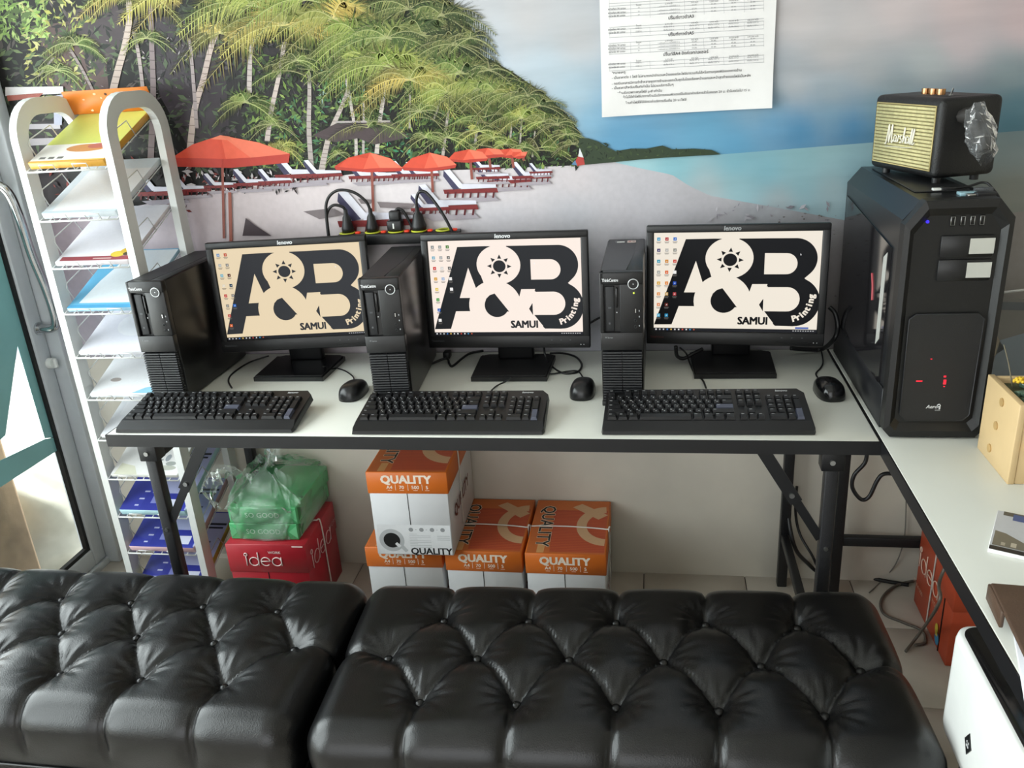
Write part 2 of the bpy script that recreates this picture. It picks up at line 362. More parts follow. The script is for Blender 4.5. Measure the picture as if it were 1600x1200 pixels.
sand_c = [(960, 280, '#c0bcc2'), (900, 280, '#cac2c6'), (800, 290, '#cfc7ca'), (600, 300, '#d2cacd'), (500, 310, '#d1c6c8'), (400, 330, '#cabec1'), (300, 400, '#c3b7be'), (800, 340, '#c4c0c6'), (900, 330, '#bcbbc2'), (1000, 300, '#bbb8bf'), (1100, 320, '#b1aeb4'), (1200, 335, '#a1a2a8'),
    (1260, 360, '#939296'), (1320, 400, '#7b7677'), (1320, 450, '#75706f'), (960, 400, '#b0aeb5'), (960, 500, '#a8a8af'), (300, 310, '#bdb0b6'), (130, 480, '#b2aab6'), (100, 380, '#a79aa3'), (250, 520, '#b1aab4'), (60, 350, '#8d7d84'), (1500, 400, '#86807d'), (1600, 450, '#8e8986'), (1600, 520, '#8c8884')]
xs = list(np.arange(-80, 2000, 16))
region('sky_print', list(np.arange(620, 2000, 14)), lambda x: -300., horizon, 34, sky_c, 0, MURAL_SKY)
region('sand_print', xs, beach, lambda x: 640., 30, sand_c, .00002)
region('sea_print', list(np.arange(962, 2000, 10)), horizon, beach, 10, sea_c, .00005, MURAL_SKY)

R = random.Random(11)
def mixc(a, b, t):
    a, b = lin(a), lin(b); return tuple(a[i]+(b[i]-a[i])*t for i in range(3))
pr = MB(); _dl = [0.00010]
def P2(pts, col, step=True):
    if step: _dl[0] += 3.5e-7
    pr.poly([MU(x, y, _dl[0]) for x, y in pts], col)
def blob(x, y, rx, ry, col, n=7):
    a0 = R.uniform(0, 6); P2([(x+rx*R.uniform(.7, 1.2)*math.cos(a0+2*PI*k/n), y+ry*R.uniform(.7, 1.2)*math.sin(a0+2*PI*k/n)) for k in range(n)], col)
def stroke(pts, w0, w1, col):
    L = []; Rr = []; n = len(pts)
    for i, (x, y) in enumerate(pts):
        a = pts[max(i-1, 0)]; b = pts[min(i+1, n-1)]; dx, dy = b[0]-a[0], b[1]-a[1]; l = math.hypot(dx, dy) or 1
        w = (w0+(w1-w0)*i/(n-1))/2; L.append((x-dy/l*w, y+dx/l*w)); Rr.append((x+dy/l*w, y-dx/l*w))
    for i in range(n-1): P2([L[i], L[i+1], Rr[i+1], Rr[i]], col, i == 0)
# wooded shore: dark mass, then foliage dabs
edge = [(620, -250), (690, -120), (700, 0), (735, 40), (752, 85), (800, 112), (850, 146), (885, 178), (905, 205), (914, 236), (910, 258)]
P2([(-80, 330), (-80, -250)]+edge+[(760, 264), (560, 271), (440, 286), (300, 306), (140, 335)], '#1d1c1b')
# purple-brown haze panels at the left
for q, c in (([(60, 40), (130, 30), (165, 90), (170, 140), (120, 150), (75, 140)], '#5c4b49'), ([(230, 30), (380, 10), (390, 200), (300, 240), (250, 150)], '#3a3439'), ([(0, 190), (95, 190), (110, 330), (0, 335)], '#352e31'), ([(100, 20), (180, 0), (200, 60), (150, 120)], '#453d40'), ([(350, 70), (520, 80), (520, 220), (360, 240)], '#2a2729')):
    P2(q, c)
def dabs(n, x0, x1, y0, y1, cols, s0, s1, keep=None):
    for _ in range(n):
        x, y = R.uniform(x0, x1), R.uniform(y0, y1)
        if keep and not keep(x, y): continue
        s = R.uniform(s0, s1); a = R.uniform(0, PI); c = R.choice(cols); c = mixc(c, '#000000', R.uniform(0, .35)); k = R.uniform(.14, .45)
        P2([(x-s*math.cos(a), y-s*math.sin(a)), (x+s*k*math.sin(a), y-s*k*math.cos(a)), (x+s*math.cos(a), y+s*math.sin(a)), (x-s*k*math.sin(a), y+s*k*math.cos(a))], c)
right_edge = interp([(-250, 620), (-120, 690), (0, 700), (40, 735), (85, 752), (112, 800), (146, 850), (178, 885), (205, 905), (236, 914), (260, 905)])
ok = lambda x, y: x < right_edge(y)-3
dabs(1100, -80, 240, -60, 260, ['#3f4a37', '#2d312c', '#55644a', '#5a5350', '#2b2a2c', '#6e7f55'], 3, 12)
dabs(500, -60, 75, -60, 60, ['#8fae5a', '#7a9b4d', '#a6bd72', '#566a3c'], 3, 11)
dabs(220, 30, 150, 0, 160, ['#b3b25e', '#8f9a58', '#c3bf83', '#6d7a48'], 2, 8)
dabs(1300, 220, 560, -60, 270, ['#2c2c2b', '#3a3f36', '#49543e', '#53604a', '#4d474c'], 3, 10)
dabs(1900, 380, 915, 60, 262, ['#2d3329', '#3c4a30', '#566b3c', '#6e8644', '#25291f', '#465838'], 3, 10, ok)
dabs(1100, 400, 910, 150, 262, ['#577542', '#6d8d4f', '#38492c', '#8fa35a', '#2a2f24', '#4c7a58'], 2, 7, ok)
dabs(120, 500, 570, 110, 160, ['#6fa06a', '#4c7d4b', '#a9c6b8', '#3d5b3b'], 2, 6)
dabs(60, 555, 640, 190, 250, ['#57a37c', '#3f8a63', '#2f5f45'], 2, 6)
dabs(70, 100, 300, 60, 200, ['#9a8f92', '#7b7274', '#b4adae'], 1, 4)
# trunks
for pts, w0, w1, c in [
    ([(196, -40), (203, 20), (196, 70), (185, 110), (174, 160), (168, 230)], 8, 13, '#b9a9a0'), ([(236, 0), (238, 80), (240, 150), (236, 250)], 7, 10, '#837677'), ([(210, 50), (218, 90), (225, 150)], 5, 6, '#a39795'),
    ([(344, 40), (330, 75), (318, 125), (305, 170), (297, 235)], 8, 10, '#b5a49d'), ([(297, 60), (303, 130), (308, 200)], 5, 6, '#9c9090'), ([(395, 60), (391, 100), (390, 145)], 6, 8, '#b3a7a4'),
    ([(445, 66), (436, 120), (424, 175), (418, 220)], 6, 8, '#b8aaa4'), ([(483, 92), (484, 150), (483, 200), (487, 262)], 5, 8, '#a69c98'), ([(536, 85), (541, 120), (549, 165), (556, 210), (557, 250)], 4, 5, '#b9b0aa'),
    ([(547, 132), (535, 165), (517, 205), (508, 240), (503, 268)], 5, 10, '#b1a59f'), ([(606, 112), (600, 150), (593, 195), (589, 240)], 5, 7, '#bdb3ad'), ([(569, 160), (568, 240)], 3, 4, '#a79e9a'), ([(641, 148), (640, 200)], 3, 4, '#a79e9a'),
    ([(692, 145), (684, 170), (677, 190)], 3, 3, '#a09890'), ([(703, 152), (698, 195), (692, 245)], 3, 5, '#aaa098'), ([(750, 172), (746, 200), (741, 235)], 3, 4, '#a09890'), ([(800, 190), (797, 222)], 3, 3, '#a8a096'), ([(815, 185), (812, 240)], 2, 3, '#a8a096'), ([(836, 205), (832, 245)], 2, 3, '#a8a096'), ([(100, 60), (130, 110), (150, 150)], 4, 4, '#8b7f7d'), ([(60, 120), (85, 90)], 3, 3, '#a39a98')]:
    stroke([(p.x, p.y) for p in catmull([(x, y, 0) for x, y in pts], 5)], w0, w1, c)
    for k in range(len(pts)-1):
        for t in np.linspace(0, 1, 6):
            x = pts[k][0]+(pts[k+1][0]-pts[k][0])*t; y = pts[k][1]+(pts[k+1][1]-pts[k][1])*t; w = (w0+w1)/2*.55
            P2([(x-w, y-.8), (x+w, y-.2), (x+w, y+1), (x-w, y+.4)], mixc(c, '#2b2526', .55))
P2([(488, 212), (525, 193), (612, 190), (640, 214), (585, 226), (560, 216), (525, 222)], '#4a3f41'); P2([(525, 189), (610, 188), (610, 191), (525, 192)], '#a59c9b')
# palm crowns
def palm(cx, cy, s, cols, n=13, droop=1., a0=-200, a1=20, leaf=26):
    order = list(range(n)); R.shuffle(order)
    for kk, k in enumerate(order):
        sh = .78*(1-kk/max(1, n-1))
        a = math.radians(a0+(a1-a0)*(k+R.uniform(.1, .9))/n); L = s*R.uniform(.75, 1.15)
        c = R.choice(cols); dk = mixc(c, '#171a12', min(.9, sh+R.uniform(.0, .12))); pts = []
        for i in range(9):
            t = i/8; x = cx+L*t*math.cos(a); y = cy+L*t*math.sin(a)*.8+droop*L*.62*t*t
            pts.append((x, y))
        for i in range(leaf):
            t = .08+.92*(i+R.random()*.6)/leaf; j = min(int(t*8), 7); u = t*8-j
            x = pts[j][0]+(pts[j+1][0]-pts[j][0])*u; y = pts[j][1]+(pts[j+1][1]-pts[j][1])*u
            dx, dy = pts[j+1][0]-pts[j][0], pts[j+1][1]-pts[j][1]; l = math.hypot(dx, dy) or 1; dx /= l; dy /= l
            ll = L*.30*math.sin(PI*min(1, .15+t*.85))**.6*R.uniform(.7, 1.1)
            for sgn in (-1, 1):
                ex = dx*.55-sgn*dy*.8; ey = dy*.55+sgn*dx*.8+.55*droop; el = math.hypot(ex, ey); ex /= el; ey /= el
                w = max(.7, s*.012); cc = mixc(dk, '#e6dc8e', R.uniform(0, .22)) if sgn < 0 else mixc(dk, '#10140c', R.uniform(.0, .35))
                P2([(x-dx*w, y-dy*w), (x+dx*w, y+dy*w), (x+ex*ll, y+ey*ll)], cc, i % 6 == 0)
        stroke(pts, 1.6, .7, mixc(dk, '#e8e2a8', .3))
G1 = ['#8f9f4a', '#7a8f40', '#a9ad58', '#5c7034']; G2 = ['#667f3e', '#566f37', '#7b9049', '#44592e']; GY = ['#aea453', '#9a994a', '#b7a052', '#7d8540']; GD = ['#3c4f2c', '#2f4025', '#4c6034', '#5a6d3b']
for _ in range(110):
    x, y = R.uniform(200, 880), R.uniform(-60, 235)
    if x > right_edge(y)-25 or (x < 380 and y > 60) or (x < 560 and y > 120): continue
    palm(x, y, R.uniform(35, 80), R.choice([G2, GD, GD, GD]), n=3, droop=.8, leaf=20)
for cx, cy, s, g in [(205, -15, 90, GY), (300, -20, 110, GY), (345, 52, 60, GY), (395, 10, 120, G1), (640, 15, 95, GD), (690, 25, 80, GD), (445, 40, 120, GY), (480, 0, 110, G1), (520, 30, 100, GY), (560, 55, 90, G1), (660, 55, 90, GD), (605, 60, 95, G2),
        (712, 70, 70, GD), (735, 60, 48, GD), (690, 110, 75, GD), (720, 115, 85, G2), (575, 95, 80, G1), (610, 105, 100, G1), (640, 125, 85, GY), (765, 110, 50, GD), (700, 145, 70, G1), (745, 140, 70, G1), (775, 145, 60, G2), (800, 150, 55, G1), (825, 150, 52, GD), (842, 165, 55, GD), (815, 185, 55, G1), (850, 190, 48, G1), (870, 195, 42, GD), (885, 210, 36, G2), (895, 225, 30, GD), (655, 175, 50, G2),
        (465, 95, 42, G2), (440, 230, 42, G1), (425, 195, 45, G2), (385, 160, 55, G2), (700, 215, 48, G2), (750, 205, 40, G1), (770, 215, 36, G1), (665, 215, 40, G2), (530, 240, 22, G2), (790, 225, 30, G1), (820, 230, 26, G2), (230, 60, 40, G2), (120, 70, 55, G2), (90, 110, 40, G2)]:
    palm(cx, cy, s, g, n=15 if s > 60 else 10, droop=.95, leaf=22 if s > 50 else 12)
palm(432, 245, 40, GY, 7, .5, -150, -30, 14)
# far headland, yacht
P2([(905, 215), (920, 216), (935, 221), (950, 230), (962, 236), (985, 232), (1010, 232), (1035, 227), (1050, 233), (1085, 232), (1112, 234), (1126, 241), (1090, 243), (1040, 246), (1000, 249), (960, 253), (905, 258)], '#33402f')
dabs(150, 905, 1100, 222, 250, ['#2c3a2a', '#3d4c33', '#4a5a3a', '#222c22'], 2, 5, lambda x, y: y > 233-(x < 950)*12 and y < 250-(x-905)*.045)
P2([(903, 248), (906, 231), (912, 246)], '#d9d9dc'); P2([(899, 252), (903, 244), (912, 246), (914, 257), (902, 259)], '#b0443f'); P2([(893, 257), (899, 250), (902, 258)], '#5b7fa0')
# thatched hut, left terrace
P2([(10, 136), (100, 135), (101, 146), (10, 150)], '#c9c5c6'); P2([(12, 149), (70, 145), (62, 152), (14, 158)], '#96544a'); P2([(30, 194), (95, 193), (96, 201), (30, 202)], '#aba6ab'); P2([(85, 150), (100, 147), (98, 195), (86, 195)], '#a2a4b4'); P2([(36, 217), (112, 214), (112, 224), (36, 228)], '#a7a1a5')
dabs(90, 40, 300, 245, 330, ['#6f5551', '#8b3f3a', '#b9b3b6', '#433c3f', '#cfc9cc'], 3, 10)
dabs(160, 270, 470, 268, 300, ['#cfc6c8', '#3a3033', '#7b3a36', '#b9b0b4', '#2b2628', '#d5ced0'], 2, 7)
# loungers on the sand
def lounger(x, y, s, flip=1, big=False):
    c1, c2 = '#7b2f30', '#5a2529'
    P2([(x-s, y), (x+s, y-.06*s), (x+s*1.05, y+.1*s), (x-s*.95, y+.16*s)], c1)
    for k in np.linspace(-.85, .85, 7): P2([(x+s*k, y+.08*s), (x+s*k+.07*s, y+.08*s), (x+s*k+.04*s, y+.3*s), (x+s*k-.03*s, y+.3*s)], c2)
    P2([(x-s*.35, y-.02*s), (x+s*.98, y-.08*s), (x+s*.95, y-.2*s), (x-s*.3, y-.22*s)], '#d3d2de')
    P2([(x-s*.4, y-.05*s), (x-s*.2, y-.1*s), (x-s*.75, y-.75*s), (x-s*.98, y-.72*s)], '#dad9e4')
    P2([(x-s*.98, y-.72*s), (x-s*.4, y-.05*s), (x-s*.62, y), (x-s*1.0, y-.5*s)], '#43405a')
for x, y, s in [(470, 273, 40), (505, 272, 30), (575, 275, 30), (600, 275, 26), (640, 272, 28), (660, 272, 26), (795, 282, 34), (770, 276, 26), (830, 275, 30), (760, 262, 22), (735, 296, 42), (845, 268, 18), (700, 322, 46), (672, 325, 30), (590, 345, 62), (255, 300, 40), (300, 296, 30), (345, 290, 26), (395, 286, 30), (430, 283, 26)]:
    P2([(x-s*.8, y+.35*s), (x+s*.9, y+.22*s), (x+s*1.1, y+.4*s), (x-s*.5, y+.5*s)], '#a29aa2')
    lounger(x, y, s)
for q in ([(590, 315), (650, 318), (640, 326), (595, 324)], [(625, 330), (655, 332), (652, 336), (628, 335)], [(475, 330), (520, 325), (540, 335), (500, 342)], [(560, 310), (585, 312), (580, 318), (565, 318)]): P2(q, '#7c7274')
P2([(385, 340), (400, 352), (425, 368), (380, 368)], '#4b4045'); stroke([(360, 300), (362, 380)], 5, 5, '#9a5a4d')
# parasols
def parasol(ax, ay, lx, ly, rx, ry, pole, drop=7, c='#d0503c'):
    ml = ((ax+lx)/2-6, (ay+ly)/2-3); mr = ((ax+rx)/2+6, (ay+ry)/2-3)
    stroke([(ax+2, ay+10), (ax+5, pole)], 4, 4, '#8e5147')
    P2([(ax, ay), ml, (lx, ly), (lx+3, ly+drop), ((lx+rx)/2, max(ly, ry)+drop+2), (rx-2, ry+drop), (rx, ry), mr], '#b23f35')
    P2([(ax, ay), ml, (lx, ly), ((lx+rx)/2-8, max(ly, ry)+2)], c); P2([(ax, ay), ((lx+rx)/2-8, max(ly, ry)+2), ((lx+2*rx)/3, max(ly, ry))], '#dd614a'); P2([(ax, ay), ((lx+2*rx)/3, max(ly, ry)), (rx, ry), mr], '#e0735a')
for a in [(798, 232, 778, 241, 818, 240, 262, 4), (762, 231, 741, 241, 788, 241, 262, 4), (733, 233, 701, 248, 763, 247, 280, 4), (815, 237, 800, 243, 822, 243, 250, 3), (672, 238, 629, 261, 714, 257, 300, 5), (579, 238, 523, 260, 630, 262, 330, 5), (346, 211, 270, 246, 454, 240, 372, 14)]: parasol(*a)
P2([(345, 211), (330, 217), (366, 219), (360, 213)], '#e27e62')
# specks low at the right of the beach
for _ in range(60):
    x, y = R.uniform(1190, 1335), R.uniform(330, 500); blob(x, y, R.uniform(.8, 3), R.uniform(.6, 1.6), mixc('#4b4644', '#8b8583', R.random()), 5)
dabs(26, 1100, 1300, 318, 345, ['#9d98a0', '#c2bfc6', '#85828a'], 2, 9)
pr.build('beach_print', MURAL, mural, kind='stuff')

# ------------------------------------------------------------------ price poster taped on the mural
pst = thing('price_poster', 'white printed price list poster with Thai text taped on the mural', 'poster', (.51, WY-.004, 1.39))
PAPER = pm('white_paper', '#e6e4e4', .55, var=.02, bump=.1, bscale=12)
PX0, PX1, PZ0, PZ1 = .299, .721, 1.391, 1.985
def pfun(u, v):
    "gentle lift of the sheet off the wall at the lower corners"
    lift = .0065+.012*max(0, .14-v)/.14*max(0, abs(u-.5)-.3)/.2
    return (PX0+(PX1-PX0)*u-.51, -lift, PZ0+(PZ1-PZ0)*v-1.39)
g = MB(); nu, nv = 14, 18
g.add([pfun(i/nu, j/nv) for j in range(nv+1) for i in range(nu+1)]+[tuple(np.add(pfun(i/nu, j/nv), (0, .0006, 0))) for j in range(nv+1) for i in range(nu+1)],
    [f for j in range(nv) for i in range(nu) for a in [j*(nu+1)+i] for b in [a+(nu+1)*(nv+1)] for f in ((a, a+1, a+nu+2, a+nu+1), (b+nu+1, b+nu+2, b+1, b))], smooth=True)
g.build('sheet', PAPER, pst)
tx = MB()
def PT(px, py, body, size, col='#2a2a2e', al='LEFT', bold=0., fit=None):
    p = at(px, py, 1, WY-.006); s = size
    if fit:
        v, f = text2d(body, 1, 'LEFT', bold, 0, 1); w = max(p_[0] for p_ in v)-min(p_[0] for p_ in v); q = at(fit, py-(fit-px)*.06, 1, WY-.006); s = (q[0]-p[0])/w
    tx.text(body, (p[0]-.51, -.0085, p[2]-1.39), (1, 0, 0), (0, 0, max(1, size/s) if fit else 1), s, col, al, bold, 0, 1)
def pz(px, py): p = at(px, py, 1, WY-.006); return (p[0]-.51, p[2]-1.39)
heads = [(1064, 27, 'ปริ้นท์ขาวดำA3'), (1064, 53, 'ปริ้นท์ขาวดำA5'), (1071, 83, 'ปริ้นท์สีA4 อิงค์เจท/เลเซอร์'), (1060, -3, 'ปริ้นท์ขาวดำA4')]
for x, y, s in heads: PT(x, y, s, .0105, al='CENTER', bold=.012)
colsx = [965, 998, 1045, 1085, 1115, 1146, 1176]
for rows, y0, side in (((5, 11, 17, 22), 15, 3), ((37, 43, 48), 42, 2), ((63, 68, 73, 78), 66, 3), ((92, 97, 102), 95, 2)):
    for r, yy in enumerate(rows):
        if r == 0:
            for cx, s in zip(colsx[1:], ('ใบแรก', '2-99 หน้า', '100 หน้า', '1,000 หน้า', '10,000 หน้า', '100,000 หน้า')): PT(cx, yy+3-(cx-1000)*.05, s, .0052, al='CENTER')
        else:
            PT(964, yy+3, ('หน้าเดียว 70 แกรม', 'หน้าเดียว 80 แกรม', 'หน้าหลัง 80 แกรม')[r-1 if side == 3 else r], .0058, al='CENTER', bold=.006)
            vals = ('10', '1 หน้าแรก 6 บ. หน้าต่อไป 1 บ.', '55 สต.', '50 สต.', '45 สต.', '40 สต.') if side == 3 else ('15/25 บ.', 'เริ่มต้น 5/10 บ.', 'เริ่มต้น 4/9 บ.', 'เริ่มต้น 3.5/7 บ.', 'เริ่มต้น 3/6 บ.', 'เริ่มต้น 2.5/5 บ.')
            for cx, s in zip(colsx[1:], vals): PT(cx, yy+1-(cx-1000)*.05, s, .0046, '#55555c', 'CENTER')
for y, s, x1 in [(114, '*หมายเหตุ', 977), (122, '- เป็นราคาต่อ 1 ไฟล์ ไม่สามารถนำจำนวนหน้าของแต่ละไฟล์มารวมกันได้หรือตามดุลยพินิจของทางร้าน', 1158), (131, '- กรณีเอกสารมีการทำซ้ำหลายชุดทางร้านจะแยกเป็นชุดในโดยเรียงหน้าแรกและหน้าสุดท้ายของไฟล์เป็นหลัก', 1172), (138, '- เป็นราคาสำหรับปริ้นท์เท่านั้น ไม่รวมบริการอื่นๆ', 1052), (146, '- ทางร้านรับเฉพาะสกุลไฟล์ .pdf เท่านั้น', 1034), (153, '- หากลูกค้าไม่ได้ทำไฟล์มาทางร้านมีบริการคอมพิวเตอร์ในอัตราค่าบริการชั่วโมงแรก 20 บ. ชั่วโมงต่อไป 15 บ.', 1172), (162, 'หรือให้ทางร้านทำไฟล์ให้มีอัตราค่าบริการเริ่มต้น 20 บ./ไฟล์', 1072)]:
    PT(956, y, s, .0062, '#1e1e22', fit=x1, bold=.008)
def rule(xa, ya, xb, yb, w=.0004):
    a, b = pz(xa, ya), pz(xb, yb); d = .0083
    if abs(a[0]-b[0]) > abs(a[1]-b[1]): tx.poly([(a[0], -d, a[1]-w), (b[0], -d, b[1]-w), (b[0], -d, b[1]+w), (a[0], -d, a[1]+w)], '#9a9aa0')
    else: tx.poly([(a[0]-w, -d, a[1]), (a[0]+w, -d, a[1]), (b[0]+w, -d, b[1]), (b[0]-w, -d, b[1])], '#9a9aa0')
for ya in (4, 8, 14, 20, 25, 41, 45, 51, 57, 66, 72, 77, 83, 98, 104, 109):
    rule(952, ya+2, 1193, ya-12)
for xa in (952, 985, 1015, 1069, 1099, 1130, 1162, 1192):
    for y0, y1 in ((-6, 30), (44, 56), (66, 85), (96, 110)): rule(xa, y0-(xa-952)*.055+2, xa+1, y1-(xa-952)*.055+1, .0002)
tx.build('printed_text', INK, pst, kind='stuff')

# ------------------------------------------------------------------ folding tables
LAM = pm('white_laminate', '#d9dad2', .3, var=.02, scale=8)
EDGE = pm('black_edge_band', '#131315', .4)
HAMMER = pm('hammered_grey_enamel', '#222224', .42, .3, var=.2, scale=300, bump=.35, bscale=500)
BLACKP = pm('black_powder_coat', '#101012', .45)
ft = thing('folding_table', 'long white folding table with black edge carrying the three computers', 'table', (0, .3, 0))
X0, X1 = -.9, .9
MB().rbox((X0+.003, -.297, .722), (X1-.003, .292, .75), .002).build('tabletop', LAM, ft)
eb = MB()
for lo, hi in (((X0, -.3, .718), (X1, -.2965, .7492)), ((X0, .2925, .718), (X1, .295, .7492)), ((X0, -.2965, .718), (X0+.003, .2925, .7492)), ((X1-.003, -.2965, .718), (X1, .2925, .7492))): eb.box(lo, hi)
eb.build('edge_band', EDGE, ft)
for sx in (-1, 1):
    for sy in (-1, 1):
        x = sx*.812-(.03 if sx < 0 and sy > 0 else 0); y = sy*.262
        lg = MB().rbox((x-.014, y-.014, .0), (x+.014, y+.014, .715), .003).build('leg', HAMMER, ft)
        bm_ = MB().rbox((x-.024, y-.019, .668), (x+.024, y+.019, .7185), .002).build('leg_bracket', BLACKP, ft)
        MB().cyl((x-.002, y-.019, .69), (x-.002, y-.023, .69), .006, 10).build('bolt', BOLT, bm_)
        MB().cyl((x, y-.014, .47), (x, y-.018, .47), .005, 10).build('bolt', BOLT, lg)
    x = sx*.812
    # folding brace from the leg up to the underside
    for y in (-.262,):
        b = MB(); x0_, z0_, x1_, z1_ = x-sx*.012, .49, x-sx*.15, .717
        d = Vector((x1_-x0_, 0, z1_-z0_)).normalized(); n_ = Vector((-d.z, 0, d.x))*.0125
        p, q = Vector((x0_, 0, z0_)), Vector((x1_, 0, z1_)); mid = p.lerp(q, .42); mid2 = p.lerp(q, .55)
        def bar(a, c, w, ya, yb):
            nn = n_.normalized()*w; b.prism([(a.x-nn.x, a.z-nn.z), (c.x-nn.x, c.z-nn.z), (c.x+nn.x, c.z+nn.z), (a.x+nn.x, a.z+nn.z)], 1, ya, yb)
        bar(p, mid2, .010, y-.006, y); bar(mid, q, .014, y-.012, y-.006)
        br = b.build('brace', BLACKP, ft); m_ = p.lerp(q, .5)
        MB().cyl((m_.x, y-.012, m_.z), (m_.x, y-.016, m_.z), .006, 10).build('bolt', BOLT, br)
    if sx > 0: MB().rbox((x-.011, -.25, .16), (x+.011, .25, .185), .003).build('stretcher', HAMMER, ft)
    MB().rbox((x-.011, -.25, .66), (x+.011, .25, .68), .003).build('stretcher', HAMMER, ft)

rt = thing('folding_table', 'white folding table with black edge standing at right under the tall tower case', 'table', (1.215, -.5, 0))
MB().rbox((-.312, -1.0, .722), (.31, 1.092, .75), .002).build('tabletop', LAM, rt)
eb = MB()
for lo, hi in (((-.3145, -1.0, .718), (-.312, 1.092, .7492)), ((.31, -1.0, .718), (.3125, 1.092, .7492)), ((-.3145, 1.092, .718), (.3125, 1.095, .7492)), ((-.3145, -1.003, .718), (.3125, -1.0, .7492))): eb.box(lo, hi)
eb.build('edge_band', EDGE, rt)
for y in (1.035, -.88):
    for x in (-.258, .27):
        MB().rbox((x-.014, y-.014, 0), (x+.014, y+.014, .717), .003).build('leg', HAMMER, rt)
    MB().rbox((-.246, y-.011, .165), (.256, y+.011, .195), .003).build('stretcher', HAMMER, rt)
    MB().rbox((-.246, y-.011, .66), (.256, y+.011, .69), .003).build('stretcher', HAMMER, rt)

# ------------------------------------------------------------------ tufted leather benches
def leather():
    m = pm('black_leather', '#070708', .30, var=.15, scale=14, spec=.5)
    nt = m.node_tree; b = nt.nodes['Principled BSDF']; co = nt.nodes.new('ShaderNodeTexCoord')
    vo = nt.nodes.new('ShaderNodeTexVoronoi'); vo.inputs['Scale'].default_value = 420; nz = nt.nodes.new('ShaderNodeTexNoise'); nz.inputs['Scale'].default_value = 60; nz.inputs['Detail'].default_value = 4
    ad = nt.nodes.new('ShaderNodeMath'); ad.operation = 'ADD'; bp = nt.nodes.new('ShaderNodeBump'); bp.inputs['Strength'].default_value = .16; bp.inputs['Distance'].default_value = .0012
    for n in (vo, nz): nt.links.new(co.outputs['Object'], n.inputs['Vector'])
    nt.links.new(vo.outputs['Distance'], ad.inputs[0]); nt.links.new(nz.outputs['Fac'], ad.inputs[1]); nt.links.new(ad.outputs[0], bp.inputs['Height']); nt.links.new(bp.outputs['Normal'], b.inputs['Normal'])
    return m
LEATHER = leather()
def bench(label, cx, cy, rot, L, D, rows, top=.435, seam=.292, group='tufted benches'):
    "rows: list of (y, [x...]) button rows in bench coordinates, back row first"
    t = thing('tufted_bench', label, 'bench', (cx, cy, 0), (0, 0, rot), group)
    hx_, hy_ = L/2, D/2; Rr = .05
    btn = [(x, y) for y, xs_ in rows for x in xs_]
    segs = []
    for k in range(len(rows)-1):
        for x in rows[k][1]:
            for x2 in rows[k+1][1]:
                if abs(x-x2) < .13: segs.append((x, rows[k][0], x2, rows[k+1][0]))
    for x in rows[0][1]: segs.append((x, rows[0][0], x+.012, hy_+.02))
    for x in rows[-1][1]: segs.append((x, rows[-1][0], x-.012, -hy_-.02))
    xs_ = rows[1][1]; 
    segs.append((xs_[0], rows[1][0], -hx_-.02, rows[1][0]+.005)); segs.append((xs_[-1], rows[1][0], hx_+.02, rows[1][0]+.005))
    sa = np.array(segs); ba = np.array(btn)
    def tuft(X, Y):
        px, py = X[:, None], Y[:, None]
        ax, ay, bx, by = sa[:, 0], sa[:, 1], sa[:, 2], sa[:, 3]; dx, dy = bx-ax, by-ay; l2 = dx*dx+dy*dy
        tt = np.clip(((px-ax)*dx+(py-ay)*dy)/l2, 0, 1)
        qx = px-(ax+tt*dx); qy = py-(ay+tt*dy)
        # grooves bow a little, as sewn leather does
        dg = np.sqrt((qx)**2+(qy)**2).min(1)
        rb_ = np.sqrt((px-ba[:, 0])**2+(py-ba[:, 1])**2); ib = rb_.argmin(1); rb = rb_.min(1)
        th = np.arctan2(Y-ba[ib, 1], X-ba[ib, 0])
        h = .0095*(1-np.exp(-(dg/.016)**1.1)) - .0065*np.exp(-(dg/.0034)**2)
        h -= .030*np.exp(-(rb/.036)**1.25)
        wr = np.exp(-((rb-.036)/.026)**2)*(.0019*np.sin(13*th+ib*1.7)+.0012*np.sin(21*th+ib*2.9))
        return h+wr*np.clip(dg/.008, 0, 1)
    V = []; F = []; idx = {}
    def vert(p):
        k = (round(p[0], 5), round(p[1], 5), round(p[2], 5))
        if k not in idx: idx[k] = len(V); V.append(p)
        return idx[k]
    step = .0062; nx, ny = int(L/step), int(D/step); nz_ = 14
    xs2 = np.linspace(-hx_, hx_, nx+1); ys2 = np.linspace(-hy_, hy_, ny+1); zs2 = np.linspace(seam, top, nz_+1)
    def face(f, A, B):
        g = [[vert(f(a, b)) for b in B] for a in A]
        for i in range(len(A)-1):
            for j in range(len(B)-1): F.append((g[i][j], g[i+1][j], g[i+1][j+1], g[i][j+1]))
    face(lambda a, b: (a, b, top), xs2, ys2)
    face(lambda a, b: (a, -hy_, b), xs2, zs2); face(lambda a, b: (a, hy_, b), xs2[::-1], zs2)
    face(lambda a, b: (-hx_, a, b), ys2[::-1], zs2); face(lambda a, b: (hx_, a, b), ys2, zs2)
    A = np.array(V); inner = A.copy()
    inner[:, 0] = np.clip(A[:, 0], -hx_+Rr, hx_-Rr); inner[:, 1] = np.clip(A[:, 1], -hy_+Rr, hy_-Rr); inner[:, 2] = np.minimum(A[:, 2], top-Rr)
    dv = A-inner; ln = np.linalg.norm(dv, axis=1); N = np.where(ln[:, None] > 1e-9, dv/np.maximum(ln, 1e-9)[:, None], [[0, 0, 1.]])
    out = inner+N*Rr; top_flat = A[:, 2] > top-1e-6
    h = tuft(out[:, 0], out[:, 1])
    w = np.clip((out[:, 2]-(seam+.02))/.05, 0, 1)
    crown = .012*(1-(out[:, 0]/hx_)**2)*(1-(out[:, 1]/hy_)**2)
